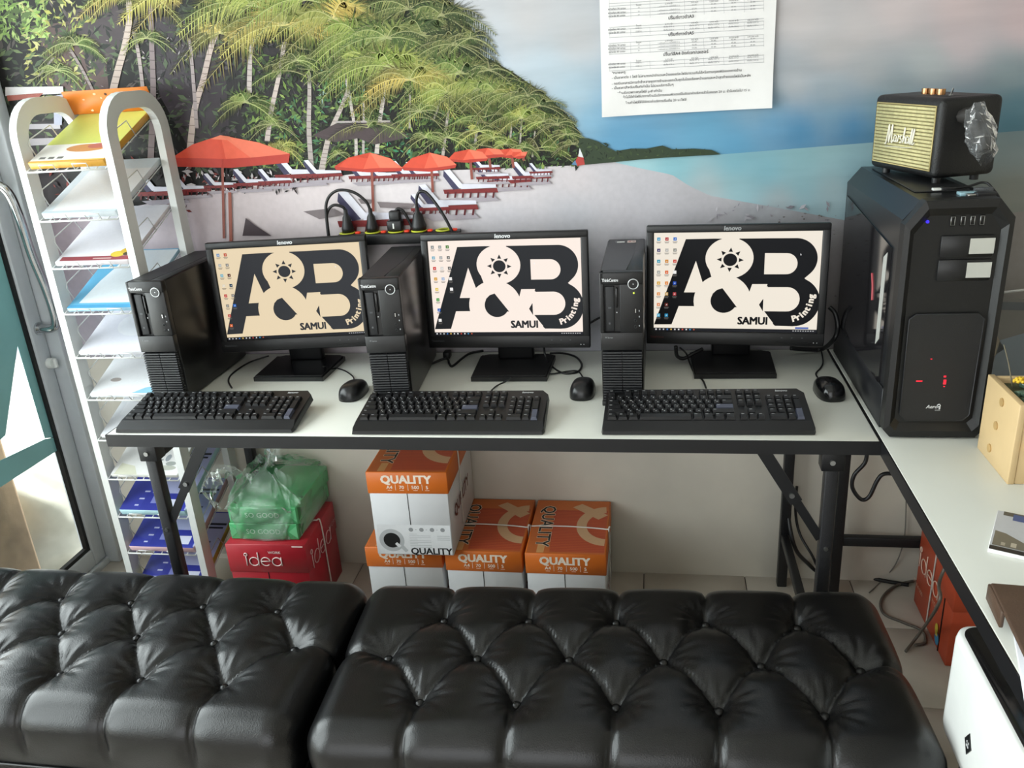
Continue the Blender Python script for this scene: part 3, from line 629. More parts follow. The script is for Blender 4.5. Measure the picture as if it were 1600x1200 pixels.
    out = out+N*(h*w)[:, None]-N*(.006*w)[:, None]; out[:, 2] += crown*np.clip(N[:, 2], 0, 1)
    bulge = .006*np.sin(np.clip((A[:, 2]-seam)/(top-seam), 0, 1)*PI); out += N*np.array([1, 1, 0])*(bulge*(~top_flat))[:, None]
    mb = MB(); mb.add([tuple(p) for p in out], F, smooth=True); cu = mb.build('cushion', LEATHER, t)
    MB().rbox((-hx_+.006, -hy_+.006, .04), (hx_-.006, hy_-.006, seam-.004), .012, 3).build('base', LEATHER, t)
    MB().tube([(-hx_+.01, -hy_-.002, seam-.001), (hx_-.01, -hy_-.002, seam-.001), (hx_+.002, -hy_+.01, seam-.001), (hx_+.002, hy_-.01, seam-.001), (hx_-.01, hy_+.002, seam-.001), (-hx_+.01, hy_+.002, seam-.001), (-hx_-.002, hy_-.01, seam-.001), (-hx_-.002, -hy_+.01, seam-.001)], .0035, 6, curve=0, closed=True).build('seam_piping', LEATHER, t)
    for sx in (-1, 1):
        for sy in (-1, 1): MB().cyl((sx*(hx_-.07), sy*(hy_-.07), 0), (sx*(hx_-.07), sy*(hy_-.07), .045), .018, 12, r1=.025).build('foot', PLASTIC, t)
    zb = float(np.interp(0, [0, 1], [0, 1]))
    b0 = None
    hb = tuft(ba[:, 0], ba[:, 1])
    for (x, y), hh in zip(btn, hb):
        z = top+hh+.0125+.012*(1-(x/hx_)**2)*(1-(y/hy_)**2)-.006
        if b0 is None:
            b0 = MB().lathe([(0.0001, .0042), (.0045, .0036), (.0085, .0012), (.0105, -.003), (.0095, -.010)], 14).build('button', LEATHER, t); b0.location = (x, y, z)
        else: inst(b0, 'button', t, (x, y, z))
    return t
dxx = .187
bench('black tufted leather bench in front of the orange paper boxes', .345, -.327, math.radians(2.3), 1.115, .49,
    [(.125, [-.366+dxx*k for k in range(5)]), (.0, [-.4595+dxx*k for k in range(6)]), (-.125, [-.366+dxx*k for k in range(5)])])
bench('black tufted leather bench at left in front of the display rack', -.784, -.335, math.radians(-.4), 1.09, .485,
    [(.127, [-.367+.1835*k for k in range(5)]), (.004, [-.459+.1835*k for k in range(6)]), (-.12, [-.373+.1835*k for k in range(5)])])

# ------------------------------------------------------------------ desktop computers
TOPGREY = pm('matte_case_top', '#26272a', .38, .1, bump=.06, bscale=600)
CASE = pm('black_case_steel', '#09090a', .3, .1, bump=.05, bscale=700)
def desktop(label, x, y, rot, top_grey=False, led=False):
    w, d, h = .099, .365, .328
    t = thing('desktop_computer', label, 'computer', (x, y, TOPZ), (0, 0, rot), 'small desktop computers')
    MB().rbox((0, .018, .004), (w, d, h), .003).build('case', CASE, t)
    tp = MB().prism([(.004, .02), (.06, .02), (.075, .20), (.075, d-.005), (.004, d-.005)], 2, h-.0005, h+.002).rbox((.062, .02, h-.0005), (w-.003, d-.003, h+.0015), .0008, 1)
    tp.build('top_cover', TOPGREY if top_grey else PLASTIC2, t)
    # front bezel with the drive bay cut in
    fb = MB(); fb.rbox((0, 0, 0), (w, .02, .012), .002); fb.rbox((0, 0, .185), (.010, .02, h+.002), .002); fb.rbox((.046, .002, .185), (w, .02, h+.001), .002); fb.rbox((0, .0, h-.028), (w, .02, h+.002), .003); fb.rbox((0, 0, .142), (w, .02, .186), .002)
    fb.box((.01, .010, .186), (.046, .02, .30)); fb.box((.004, .012, .012), (w-.004, .02, .142))
    fb.build('front_bezel', PLASTIC, t)
    od = MB().rbox((.012, .005, .188), (.033, .012, .296), .0015); od.build('optical_drive', PLASTIC2, t)
    MB().rbox((.0365, .004, .245), (.041, .011, .292), .001).build('card_reader', GLOSSB, t)
    # vent slats, two columns
    s0 = None
    for c in (0, 1):
        for k in range(19):
            loc = (.004+c*.0465, 0, .0155+k*.0066)
            if s0 is None: s0 = MB().add([(0, 0, 0), (.0445, 0, 0), (.0445, .012, .0008), (0, .012, .0008), (0, .0004, .0034), (.0445, .0004, .0034), (.0445, .012, .0042), (0, .012, .0042)], [(3, 2, 1, 0), (4, 5, 6, 7), (0, 1, 5, 4), (1, 2, 6, 5), (2, 3, 7, 6), (3, 0, 4, 7)]).build('vent_slat', PLASTIC2, t); s0.location = loc
            else: inst(s0, 'vent_slat', t, loc)
    pb = MB().cyl((.077, .0025, .302), (.077, -.0008, .302), .0105, 20).build('power_button', GLOSSB, t)
    MB().tube([(.077+.0115*math.cos(a), -.0005, .302+.0115*math.sin(a)) for a in np.linspace(0, 2*PI, 25)[:-1]], .0011, 6, curve=0, closed=True).cyl((.077, -.0009, .302), (.077, -.0014, .302), .0012, 8).build('power_ring', pm('silver_ring', '#cfd2d4', .3, .4), pb)
    for z, hh in ((.232, .013), (.165, .013)):
        u = MB().box((.079, .0005, z), (.085, .002, z+hh)).build('usb_port', GLOSSB, t); MB().box((.081, .0002, z+.002), (.0828, .0008, z+hh-.002)).build('usb_tongue', BOLT, u)
    for z in (.215, .200): MB().tube([(.082+.0032*math.cos(a), .001, z+.0032*math.sin(a)) for a in np.linspace(0, 2*PI, 13)[:-1]], .0009, 6, curve=0, closed=True).build('audio_jack', PLASTIC2, t)
    lt = MB(); lt.text('ThinkCentre', (.0245, -.0006, .3115), (1, 0, 0), (0, 0, 1.35), .0078, '#d9dadc', bold=.02, sp=.92)
    lt.text('M Series', (.020, -.0006, .174), (1, 0, 0), (0, 0, 1), .0052, '#8d8f92')
    for z, b_ in ((.222, 1), (.2, 0), (.236, 1)): lt.box((.089, .0012, z), (.0915, .0018, z+.0035), '#8d8f92')
    lt.box((.0375, .0032, .233), (.040, .0038, .2355), '#b5b7b8'); lt.box((.0195, .0045, .205), (.0235, .005, .2095), '#5b5d60'); lt.box((.019, .0045, .243), (.026, .005, .247), '#4b4d50')
    lt.build('front_lettering', INK, t, kind='stuff')
    if led: MB().box((.0765, .0003, .279), (.0795, .002, .282)).build('status_light', pm('green_led', '#9fbf3a', .4, emis='#c8e040', estr=1.5), t)
    if top_grey:
        s = MB(); zt = h+.0024
        s.box((.026, .315, zt), (.046, .33, zt+.0003), '#d5d5d2'); s.box((.053, .312, zt), (.075, .338, zt+.0003), '#cbb9b2'); s.box((.056, .322, zt+.0003), (.063, .330, zt+.0005), '#a5625a'); s.box((.066, .322, zt+.0003), (.072, .330, zt+.0005), '#8f6f6a'); s.box((.021, .31, zt), (.025, .34, zt+.0003), '#6d6d70')
        s.build('top_sticker', INK, t)
    return t
PC1 = desktop('black desktop computer nearest the display rack, beside the beige-lit screen', -.893, .205, math.radians(.6))
PC2 = desktop('black desktop computer in the middle of the table below the power strip', -.268, .180, math.radians(4))
PC3 = desktop('black desktop computer at the right with grey top and small paper stickers', .306, .188, math.radians(-.5), True, True)

# ------------------------------------------------------------------ monitors with the shop logo on screen
def homog(src, dst):
    A = []; B = []
    for (x, y), (u, v) in zip(src, dst):
        A += [[x, y, 1, 0, 0, 0, -u*x, -u*y], [0, 0, 0, x, y, 1, -v*x, -v*y]]; B += [u, v]
    hh = np.linalg.solve(np.array(A, float), np.array(B, float)); return np.append(hh, 1).reshape(3, 3)
HZ = homog([(503, 305), (1472, 265), (1482, 885), (538, 905)], [(0, 1), (1, 1), (1, 0), (0, 0)])
def uv(x, y):
    q = HZ@np.array([x, y, 1.]); return (q[0]/q[2], q[1]/q[2])
def arc(cx, cy, rx, ry, a0, a1, n=18): return [(cx+rx*math.cos(math.radians(a)), cy+ry*math.sin(math.radians(a))) for a in np.linspace(a0, a1, n)]
SW, SH = .408, .258
def logo(mb, paper, ink):
    dl = [.0004]
    def D(pts, c, st=True):
        if st: dl[0] += 3e-6
        mb.poly([(u*SW-SW/2, -dl[0], v*SH) for u, v in (uv(*p) for p in pts)], c)
    def fan(c, pts, col):
        dl[0] += 3e-6
        for a, b in zip(pts, pts[1:]): D([c, a, b], col, False)
    mb.poly([(-SW/2, -.0003, 0), (SW/2, -.0003, 0), (SW/2, -.0003, SH), (-SW/2, -.0003, SH)], paper)
    # A
    D([(690, 338), (862, 330), (935, 330), (935, 560), (806, 602), (757, 468), (700, 663), (662, 790), (640, 862), (537, 866)], ink)
    D([(700, 663), (790, 660), (790, 745), (672, 748), (655, 805), (640, 862), (570, 864)], ink)
    # B
    D([(1000, 326), (1330, 314), (1330, 420), (1152, 408), (1156, 538), (1160, 615), (1165, 762), (1290, 848), (1240, 850), (1160, 770), (1060, 690), (960, 540)], ink)
    fan((1330, 480), arc(1330, 438, 125, 124, -95, 48, 24)+[(1388, 556)], ink); D([(1152, 538), (1392, 556), (1400, 600), (1400, 640), (1160, 640)], ink)
    fan((1330, 690), [(1388, 556)]+arc(1345, 700, 142, 148, -66, 95, 26)+[(1240, 849), (1165, 765)], ink)
    D([(1150, 320), (1335, 314), (1425, 500), (1414, 530), (1388, 556), (1400, 640), (1150, 640)], ink); D([(1020, 326), (1156, 320), (1156, 640), (1020, 640)], ink)
    D([(1165, 755), (1300, 755), (1345, 849), (1240, 849)], ink)
    # B counters
    D([(1152, 409), (1275, 406)]+arc(1280, 470, 63, 64, -90, 90, 16)+[(1156, 538)], paper)
    D([(1160, 616), (1295, 612)]+arc(1298, 686, 73, 74, -90, 90, 16)+[(1165, 763)], paper)
    # ampersand
    D(arc(950, 446, 139, 124, 0, 360, 40)[:-1], paper); D(arc(925, 705, 166, 158, 0, 360, 40)[:-1], paper)
    D([(838, 520), (1005, 588), (1075, 662), (1140, 722), (1242, 850), (1130, 858), (990, 760), (862, 588)], paper)
    D([(1075, 662), (1092, 600), (1180, 597), (1160, 690), (1140, 724)], paper); D([(1100, 640), (1182, 610), (1182, 640), (1162, 690)], paper); D([(862, 588), (1002, 588), (1060, 660), (900, 660)], paper)
    D([(1140, 724), (1161, 688), (1165, 764)], ink)
    # lower bowl counter
    D([(922, 630), (1013, 744)]+arc(935, 706, 77, 75, 30, 205, 18)+[(868, 665), (890, 642)], ink)
    # sun
    D(arc(955, 456, 40, 38, 0, 360, 30)[:-1], ink)
    for k in range(8):
        a = math.radians(45*k-90); b1 = (955+52*math.cos(a-.25), 456+50*math.sin(a-.25)); b2 = (955+52*math.cos(a+.25), 456+50*math.sin(a+.25)); D([b1, b2, (955+78*math.cos(a), 456+75*math.sin(a))], ink)
    dl[0] += 2e-5
    u, v = uv(1110, 826); mb.text('SAMUI', (u*SW-SW/2, -dl[0], v*SH), (1, 0, 0), (0, 0, 1.05), .0262, ink, bold=.045, sp=1.0)
    dl[0] += 2e-5; D([(1232, 800), (1262, 800), (1262, 849), (1240, 849), (1228, 838)], paper if False else ink)
    # curved word
    arcp = arc(1318, 668, 118, 140, 80, 2, 8)
    for ch, (px, py), (qx, qy) in zip('Printing', arcp, arcp[1:]+[(1436, 640)]):
        a = uv(px, py); b = uv(qx, qy); d = Vector(((b[0]-a[0])*SW, 0, (b[1]-a[1])*SH)).normalized(); n = Vector((-d.z, 0, d.x))
        dl[0] += 1e-6; mb.text(ch, (a[0]*SW-SW/2+d.x*.004, -dl[0], a[1]*SH+d.z*.004), d, n, .0225, '#f6f2ec' if False else paper, bold=.05)
ICN = {1: [[('#7f9cc0',), ('#b5b7b2',), ('#7fb8c8',), ('#e8ddc6',), ('#c9342c',), ('#8d8a80',), ('#c4473a',), ('#dd6a33',)], [('#c75b3c',), ('#8f8c86',), ('#5a2a1c',), ('#103a52',), ('#8a857c',), ('#2b6cc4',)]],
    2: [[('#8d9190',), ('#79aec4',), ('#cf2f2c',), ('#d8a13a',), ('#e3c65e',), ('#3f9a3c',), ('#2a62b8',), ('#ecebe8',)], [('#9a9c9a',), ('#a8a9a8',), ('#d9d6d2',), ('#a9b9d4',)], [('#4f7f36',), ('#6f6c68',), ('#6f6c68',), ('#e7e6e4',), ('#efeeec',)]],
    3: [[('#3f9ac0',), ('#3a2f68',), ('#2f9ab4',), ('#a9aaa2',), ('#d9a93e',), ('#e2934a',), ('#dd8a5a',), ('#62b4d4',)], [('#b02a2a',), ('#b9b6ae',), ('#cf8a2e',), ('#dd6a33',), ('#e48c3c',), ('#c9a56a',), ('#6a2a20',), ('#2a8ab4',)], [('#2b6cc4',), ('#8f8d84',), ('#d04a3c',), ('#f0efec',), ('#2a55b8',), ('#b84a4c',)]]}
def monitor(label, k, cx, by, px_, py_, yaw, tilt, paper, ink, bright, logo_dim=False):
    "k: which desktop icons; (cx, by) base front centre; (px_, py_) panel centre"
    t = thing('computer_monitor', label, 'monitor', (cx, by, TOPZ), (0, 0, 0), 'widescreen monitors')
    MB().prism([(-.102, 0), (.102, 0), (.107, .17), (.085, .185), (-.085, .185), (-.107, .17)], 2, 0, .012).prism([(-.098, .006), (.098, .006), (.102, .165), (-.102, .165)], 2, .012, .016).build('stand_base', GLOSSB if k == 1 else PLASTIC, t)
    MB().rbox((-.05, .135, .014), (.05, .165, .20), .006).rbox((-.06, .138, .12), (.06, .172, .24), .006).build('stand_neck', PLASTIC, t)
    hp = bpy.data.objects.new('panel', None)
    PW, PH = .446, .312; bz = .019; bb = .035
    M = Matrix.Translation((px_-cx, py_-by, .066)) @ Matrix.Rotation(yaw, 4, 'Z') @ Matrix.Rotation(-tilt, 4, 'X')
    fr = MB(); fr.m = M; h2 = PW/2
    fr.rbox((-h2, 0, 0), (h2, .02, bb), .003).rbox((-h2, 0, PH-bz), (h2, .02, PH), .003).rbox((-h2, 0, bb-.004), (-h2+bz, .02, PH-bz+.004), .003).rbox((h2-bz, 0, bb-.004), (h2, .02, PH-bz+.004), .003)
    frame = fr.build('bezel', PLASTIC, t)
    bk = MB(); bk.m = M; bk.rbox((-h2+.004, .012, .004), (h2-.004, .034, PH-.004), .006).prism([(-h2+.07, .06), (h2-.07, .06), (h2-.09, PH-.05), (-h2+.09, PH-.05)], 1, .03, .055); bk.build('back_shell', PLASTIC2, t)
    sc = MB(); sc.m = M @ Matrix.Translation((0, .006, bb))
    logo(sc, paper, ink)
    d0 = .0009
    for c, colm in enumerate(ICN[k]):
        for r, (cc,) in enumerate(colm):
            x = -SW/2+.012+c*.0205+(.0008*r if k < 3 else 0); z = SH-.016-r*.0285; s = .0042
            sc.poly([(x-s, -d0, z-s), (x+s, -d0, z-s), (x+s, -d0, z+s), (x-s, -d0, z+s)], cc)
            sc.poly([(x-s*.45, -d0-2e-5, z-s*.5), (x+s*.5, -d0-2e-5, z-s*.3), (x+s*.2, -d0-2e-5, z+s*.55)], mixc(cc, '#ffffff', .55))
            for q in (0, 1): sc.poly([(x-.0062+q*.0012, -d0, z-.0078-q*.0026), (x+.0062-q*.0018, -d0, z-.0078-q*.0026), (x+.0062-q*.0018, -d0, z-.0066-q*.0026), (x-.0062+q*.0012, -d0, z-.0066-q*.0026)], '#6d6a66')
    sc.poly([(-SW/2, -d0, 0), (SW/2, -d0, 0), (SW/2, -d0, .0085), (-SW/2, -d0, .0085)], '#1b1c20')
    for i in range(11):
        x = -SW/2+.006+i*.0098; cc = ['#e8e8ea', '#b9babc', '#c9cacc', '#4a7ec4', '#d9b45a', '#dadada', '#e4e4e4', '#c84a3a', '#d8d8d8', '#3f8fc4', '#b4563c'][i]
        sc.poly([(x-.0018, -d0-3e-5, .0026), (x+.0018, -d0-3e-5, .0026), (x+.0018, -d0-3e-5, .0062), (x-.0018, -d0-3e-5, .0062)], cc)
    for i in range(9):
        x = SW/2-.008-i*.006; sc.poly([(x-.0019, -d0-3e-5, .0036), (x+.0013, -d0-3e-5, .0036), (x+.0013, -d0-3e-5, .0054), (x-.0019, -d0-3e-5, .0054)], '#d0d1d4')
    if k == 3: sc.poly([(SW/2-.052, -d0-4e-5, .0095), (SW/2-.02, -d0-4e-5, .0095), (SW/2-.02, -d0-4e-5, .0145), (SW/2-.052, -d0-4e-5, .0145)], '#5a6fb4')
    x, z = [(.13, .197), (.08, .197), (.155, .203)][k-1]; sc.poly([(x, -d0-4e-5, z), (x+.003, -d0-4e-5, z-.0045), (x, -d0-4e-5, z-.0055)], '#f4f4f4')
    sc.c = [None if c is None else tuple(v*bright/2**EXPO for v in c) for c in sc.c]
    sc.build('screen', SCREEN, t)
    lt = MB(); lt.m = M
    lt.text('lenovo', (.0 if k != 3 else -.01, -.0006, PH-.0095), (1, 0, 0), (0, 0, 1), .0155, '#d4d6d8' if k != 3 else '#9a9c9e', bold=.03, shear=.12)
    wv = [(.105+.1*i/40, -.0006, .010+.0017*math.sin(i*.8)) for i in range(41)]
    lt.text('ThinkVision', (-h2+.028, -.0006, .020), (1, 0, 0), (0, 0, 1), .0075, '#4a4c50' if k != 3 else '#5e2c2c', bold=.01)
    lt.tube(wv, .0006, 4, '#0b0b0c', curve=0)
    for x in (.12, .145, .17): lt.box((x-.002, -.0005, .021), (x+.002, .0005, .0235), '#45474a')
    for x in (.198, .206): lt.box((x-.0012, -.0006, .0088), (x+.0012, .0005, .0112), '#a8aaac')
    lt.build('bezel_lettering', INK, t, kind='stuff')
    return t
monitor('monitor with a beige-lit screen beside the display rack', 1, -.572, .357, -.562, .437, math.radians(6.5), .07, '#f1ddba', '#313336', .93)
monitor('monitor with a pinkish white screen in the middle of the table', 2, .050, .352, .040, .433, math.radians(-1.5), .06, '#f9ebe0', '#222426', 1.03)
monitor('monitor at right beside the tower case, three icon columns on its cream screen', 3, .634, .368, .632, .438, math.radians(-5), .06, '#f3eadb', '#060708', .98)

# ------------------------------------------------------------------ keyboards
KU = .0190
KEYC = pm('key_plastic', '#141416', .4, var=.1, scale=60); KEYB = pm('blue_grey_key', '#474a58', .42)
ROWS = [  # (row y units, [(x units, width)...])
    (5.25, [(0, 1)]+[(2+i, 1) for i in range(4)]+[(6.5+i, 1) for i in range(4)]+[(11+i, 1) for i in range(4)]+[(15.35+i, 1) for i in range(3)]),
    (4, [(i, 1) for i in range(13)]+[(13, 2)]+[(15.35+i, 1) for i in range(3)]+[(18.75+i, 1) for i in range(4)]),
    (3, [(0, 1.5)]+[(1.5+i, 1) for i in range(12)]+[(13.5, 1.5)]+[(15.35+i, 1) for i in range(3)]+[(18.75+i, 1) for i in range(3)]),
    (2, [(0, 1.75)]+[(1.75+i, 1) for i in range(11)]+[(12.75, 2.25)]+[(18.75+i, 1) for i in range(3)]),
    (1, [(0, 2.25)]+[(2.25+i, 1) for i in range(10)]+[(12.25, 2.75)]+[(16.35, 1)]+[(18.75+i, 1) for i in range(3)]),
    (0, [(0, 1.25), (1.25, 1.25), (2.5, 1.25), (3.75, 6.25), (10, 1.25), (11.25, 1.25), (12.5, 1.25), (13.75, 1.25)]+[(15.35+i, 1) for i in range(3)]+[(18.75, 2), (20.75, 1)])]
def keymesh(w, hgt=1.):
    a, b = w*KU-.0018, hgt*KU-.0018; i = .0026; z = .0088
    return MB().add([(0, 0, 0), (a, 0, 0), (a, b, 0), (0, b, 0), (i, i*.9, z), (a-i, i*.9, z), (a-i, b-i*.6, z+.0008), (i, b-i*.6, z+.0008)], [(3, 2, 1, 0), (4, 5, 6, 7), (0, 1, 5, 4), (1, 2, 6, 5), (2, 3, 7, 6), (3, 0, 4, 7)])
_KM = {}
def keyboard(label, x, y, rot, sx=1.0):
    t = thing('keyboard', label, 'keyboard', (x, y, TOPZ+.004), (math.radians(10.2), 0, rot), 'wired keyboards')
    Wd, Dp = .456*sx, .168
    oc = [(0, 0), (Wd, 0), (Wd+.004, .01), (Wd+.002, Dp-.018), (Wd-.012, Dp), (.085, Dp), (.06, Dp-.010), (.004, Dp-.012), (-.002, .01)]
    bd = MB(); n = len(oc)
    low = [(p[0], p[1], -.002+.0 if p[1] < .03 else -.006-.0) for p in oc]
    def zt(yy): return .006+.006*min(1, yy/.03)
    bd.add(low+[(p[0]+(.002 if p[0] < Wd/2 else -.002), p[1]+(.002 if p[1] < .05 else -.002), zt(p[1])) for p in oc], [tuple(range(n-1, -1, -1))]+[(i, (i+1) % n, n+(i+1) % n, n+i) for i in range(n)])
    tops = bd.v[-n:]
    # top deck: palm lip (front) then flat deck
    bd.add([tops[0], tops[1], (Wd-.002, .034, .0125), (.002, .034, .0125)], [(0, 1, 2, 3)])
    bd.add([(.002, .034, .0125), (Wd-.002, .034, .0125)]+[tops[3], tops[4], tops[5], tops[6], tops[7]], [tuple(range(7))])
    bd.add([tops[1], tops[2], (Wd-.002, .034, .0125)], [(0, 1, 2)]); bd.add([tops[8], tops[0], (.002, .034, .0125)], [(0, 1, 2)]); bd.add([tops[2], tops[3], (Wd-.002, .034, .0125)], [(0, 1, 2)]); bd.add([tops[7], tops[8], (.002, .034, .0125)], [(0, 1, 2)])
    bd.build('keyboard_body', PLASTIC, t)
    for xx in (.02, Wd-.05): MB().box((xx, Dp-.035, -.0265), (xx+.03, Dp-.03, -.004)).build('tilt_foot', PLASTIC, t)
    ox, oy, oz = .0105*sx, .037, .0105; K = sx
    LT = 'QWERTYUIOP[]', "ASDFGHJKL;'", 'ZXCVBNM,./', '`1234567890-='
    lg = MB()
    def place(xu, yu, w, hgt, mat, name='key'):
        kk = (w, hgt, mat.name)
        loc = (ox+xu*KU*K, oy+yu*KU*.985, oz)
        if kk not in _KM: o = keymesh(w, hgt).build('key', mat, t); _KM[kk] = o.data; o.location = loc
        else: o = bpy.data.objects.new('key', _KM[kk]); COL.objects.link(o); o.parent = t; o.location = loc
        o.scale = (K, 1, 1)
    for yu, ks in ROWS:
        for i, (xu, w) in enumerate(ks):
            place(xu, yu, w, 1, KEYB if (yu == 2 and xu == 12.75) else KEYC)
            px_, py_, pz_ = ox+xu*KU*K+.0045, oy+yu*KU*.985+.0105, oz+.0098
            s = None
            if yu == 4 and i < 13: s = LT[3][i]
            elif yu == 3 and 1 <= i <= 12: s = LT[0][i-1]
            elif yu == 2 and 1 <= i <= 11: s = LT[1][i-1]
            elif yu == 1 and 1 <= i <= 10: s = LT[2][i-1]
            if s: lg.text(s, (px_+.001, py_+.0018, pz_), (1, 0, 0), (0, 1, 0), .0048, '#c9cacc', res=1, bold=.02); lg.box((px_+.004, py_-.0045, pz_-.0002), (px_+.0062, py_-.0022, pz_), '#a9aaac')
            elif not (yu == 0 and w > 6): lg.box((px_-.0005, py_+.0015, pz_-.0002), (px_+.0055, py_+.0028, pz_), '#a4a5a7')
    place(21.75, 2, 1, 2, KEYC); place(21.75, 0, 1, 2, KEYB)
    lg.text('lenovo', (Wd-.05, Dp-.012, .0128), (1, 0, 0), (0, 1, 0), .010, '#c5c7c9', bold=.03, shear=.15)
    lg.build('key_lettering', INK, t, kind='stuff')
    return t
keyboard('black keyboard at the left end of the table, below the beige screen', -.875, .008, math.radians(1.0))
keyboard('black keyboard in the middle, below the pinkish white screen', -.268, .010, math.radians(.8), .985)
keyboard('black keyboard at the right, nearest the tower case', .315, .019, math.radians(1.0), 1.0)

# ------------------------------------------------------------------ mice
MOUSEM = pm('satin_black_mouse', '#151517', .3)
def mouse(label, x, y, rot, big=1., glossy=False):
    t = thing('computer_mouse', label, 'mouse', (x, y, TOPZ), (0, 0, rot), 'wired mice')
    rx, ry, rz = .031*big, .056*big, .036*big; V = []; F = []; nu, nv = 28, 12
    for j in range(nv+1):
        th = PI/2*j/nv
        for i in range(nu):
            ph = 2*PI*i/nu; c, s = math.cos(ph), math.sin(ph)
            e = .75; r = math.cos(th)**.55
            X = rx*math.copysign(abs(c)**e, c)*r*(1-.10*s); Y = ry*math.copysign(abs(s)**e, s)*r
            Z = .001+rz*math.sin(th)**.8*(1-.18*s*r)
            V.append((X, Y, Z))
    for j in range(nv):
        for i in range(nu): F.append((j*nu+i, j*nu+(i+1) % nu, (j+1)*nu+(i+1) % nu, (j+1)*nu+i))
    F.append(tuple(range(nu-1, -1, -1)))
    MB().add(V, F, smooth=True).build('mouse_body', GLOSSB if glossy else MOUSEM, t)
    MB().cyl((-.003, .034*big, .023*big), (.003, .034*big, .023*big), .007, 14).build('scroll_wheel', PLASTIC2, t)
    MB().rbox((-.0005, .012*big, .030*big), (.0005, .024*big, .034*big), .0002, 1).build('button_split', GASKET, t)
    if glossy: MB().text('lenovo', (0, -.01, rz*.99+.0012), (1, 0, 0), (0, 1, 0), .008, '#7d7f82').build('mouse_lettering', INK, t)
    return t
mouse('black mouse on the white table between the first screen and the middle computer', -.347, .262, math.radians(-4))
mouse('black mouse between the middle keyboard and the right-hand computer', .253, .272, math.radians(-3))
mouse('glossy black mouse beside the tower case', .842, .268, math.radians(6), 1.02, True)

# ------------------------------------------------------------------ power strip on the wall
ps = thing('power_strip', 'black power strip with yellow ringed sockets fixed to the wall behind the middle computer', 'power strip', (-.30, .575, 1.084))
MB().rbox((-.15, -.024, 0), (.20, .0215, .03), .003).build('strip_body', PLASTIC, ps)
YEL = pm('yellow_socket_ring', '#c9cf3a', .4); REDK = pm('red_switch', '#c2391f', .35, emis='#e03a18', estr=.25)
for i, x in enumerate((-.125, -.05, .018, .085, .155)):
    MB().lathe([(.012, .0305), (.022, .0305), (.023, .033), (.020, .034), (.014, .033)], 20, (x, 0, 0)).build('socket_ring', YEL, ps)
    MB().rbox((x+.025, -.008, .0295), (x+.038, .006, .035), .0015).box((x+.029, -.004, .035), (x+.0315, -.0015, .0354)).build('socket_switch', REDK, ps)
MB().tube([(.118, -.0245, .004), (.135, -.0248, .006), (.15, -.0245, .004)], .0012, 5).build('strip_label', WHITEP, ps)
def plug(label, x, path, size=1., wide=False):
    t = thing('power_plug', label, 'plug', (-.30+x, .575, 1.118), (0, 0, 0), 'plugs in the power strip')
    b = MB()
    if wide: b.rbox((-.022, -.014, 0), (.022, .014, .03), .005).rbox((-.014, -.011, .028), (.018, .011, .056), .005)
    else: b.lathe([(.002, 0), (.017*size, .001), (.0175*size, .012), (.013*size, .028), (.011*size, .042), (.006, .05), (.0055, .064), (.001, .065)], 14)
    b.build('plug_body', CORD, t)
    if wide: MB().box((-.004, -.0146, .008), (0, -.0138, .022)).build('plug_mark', WHITEP, t)
    MB().tube(path, .0042, 8).build('plug_cord', CORD, t); return t
plug('black plug with a low looping cord at the left end of the strip', -.122, [(0, 0, .06), (-.006, -.004, .072), (-.03, -.008, .078), (-.05, -.008, .06), (-.056, -.01, .02), (-.056, -.008, -.10), (-.05, -.002, -.30)])
plug('black plug with the highest arching cord, second in the strip', -.05, [(0, 0, .06), (-.008, -.004, .085), (-.04, -.008, .112), (-.085, -.01, .118), (-.118, -.012, .09), (-.126, -.012, .03), (-.126, -.010, -.12), (-.12, -.004, -.30)])
plug('blocky black plug with a small white mark, third in the strip', .018, [(.004, 0, .052), (.012, .002, .06), (.026, .004, .052), (.040, .008, .02), (.046, .012, -.005)], wide=True)
plug('large black plug with a tall arching cord beside the middle monitor', .085, [(0, 0, .06), (.002, -.003, .085), (.014, -.006, .105), (.035, -.008, .10), (.065, -.012, .06), (.09, -.012, .01), (.11, -.012, -.05), (.125, -.004, -.2)], 1.25)

# ------------------------------------------------------------------ tall tower case and the speaker on it
TX0, TX1, TY0, TY1, TH = .905, 1.100, .012, .545, .497
tw = thing('tower_case', 'tall black computer tower with two pale drive bay stickers', 'computer', (TX0, TY0, TOPZ))
w, d, h = TX1-TX0, TY1-TY0, TH
TWS = pm('satin_dark_steel', '#1b1c1f', .33, .2, bump=.04, bscale=400); TWF = pm('tower_front_plastic', '#0b0b0c', .45, bump=.1, bscale=700)
prof = [(.004, .012), (w-.004, .012), (w-.002, h-.035), (w-.028, h-.004), (.032, h-.004), (.002, h-.04)]
MB().prism(prof, 1, .03, d).build('steel_body', TWS, tw)
MB().rbox((.045, .12, h-.0045), (w-.045, d-.05, h-.001), .002).build('top_panel', PLASTIC2, tw)
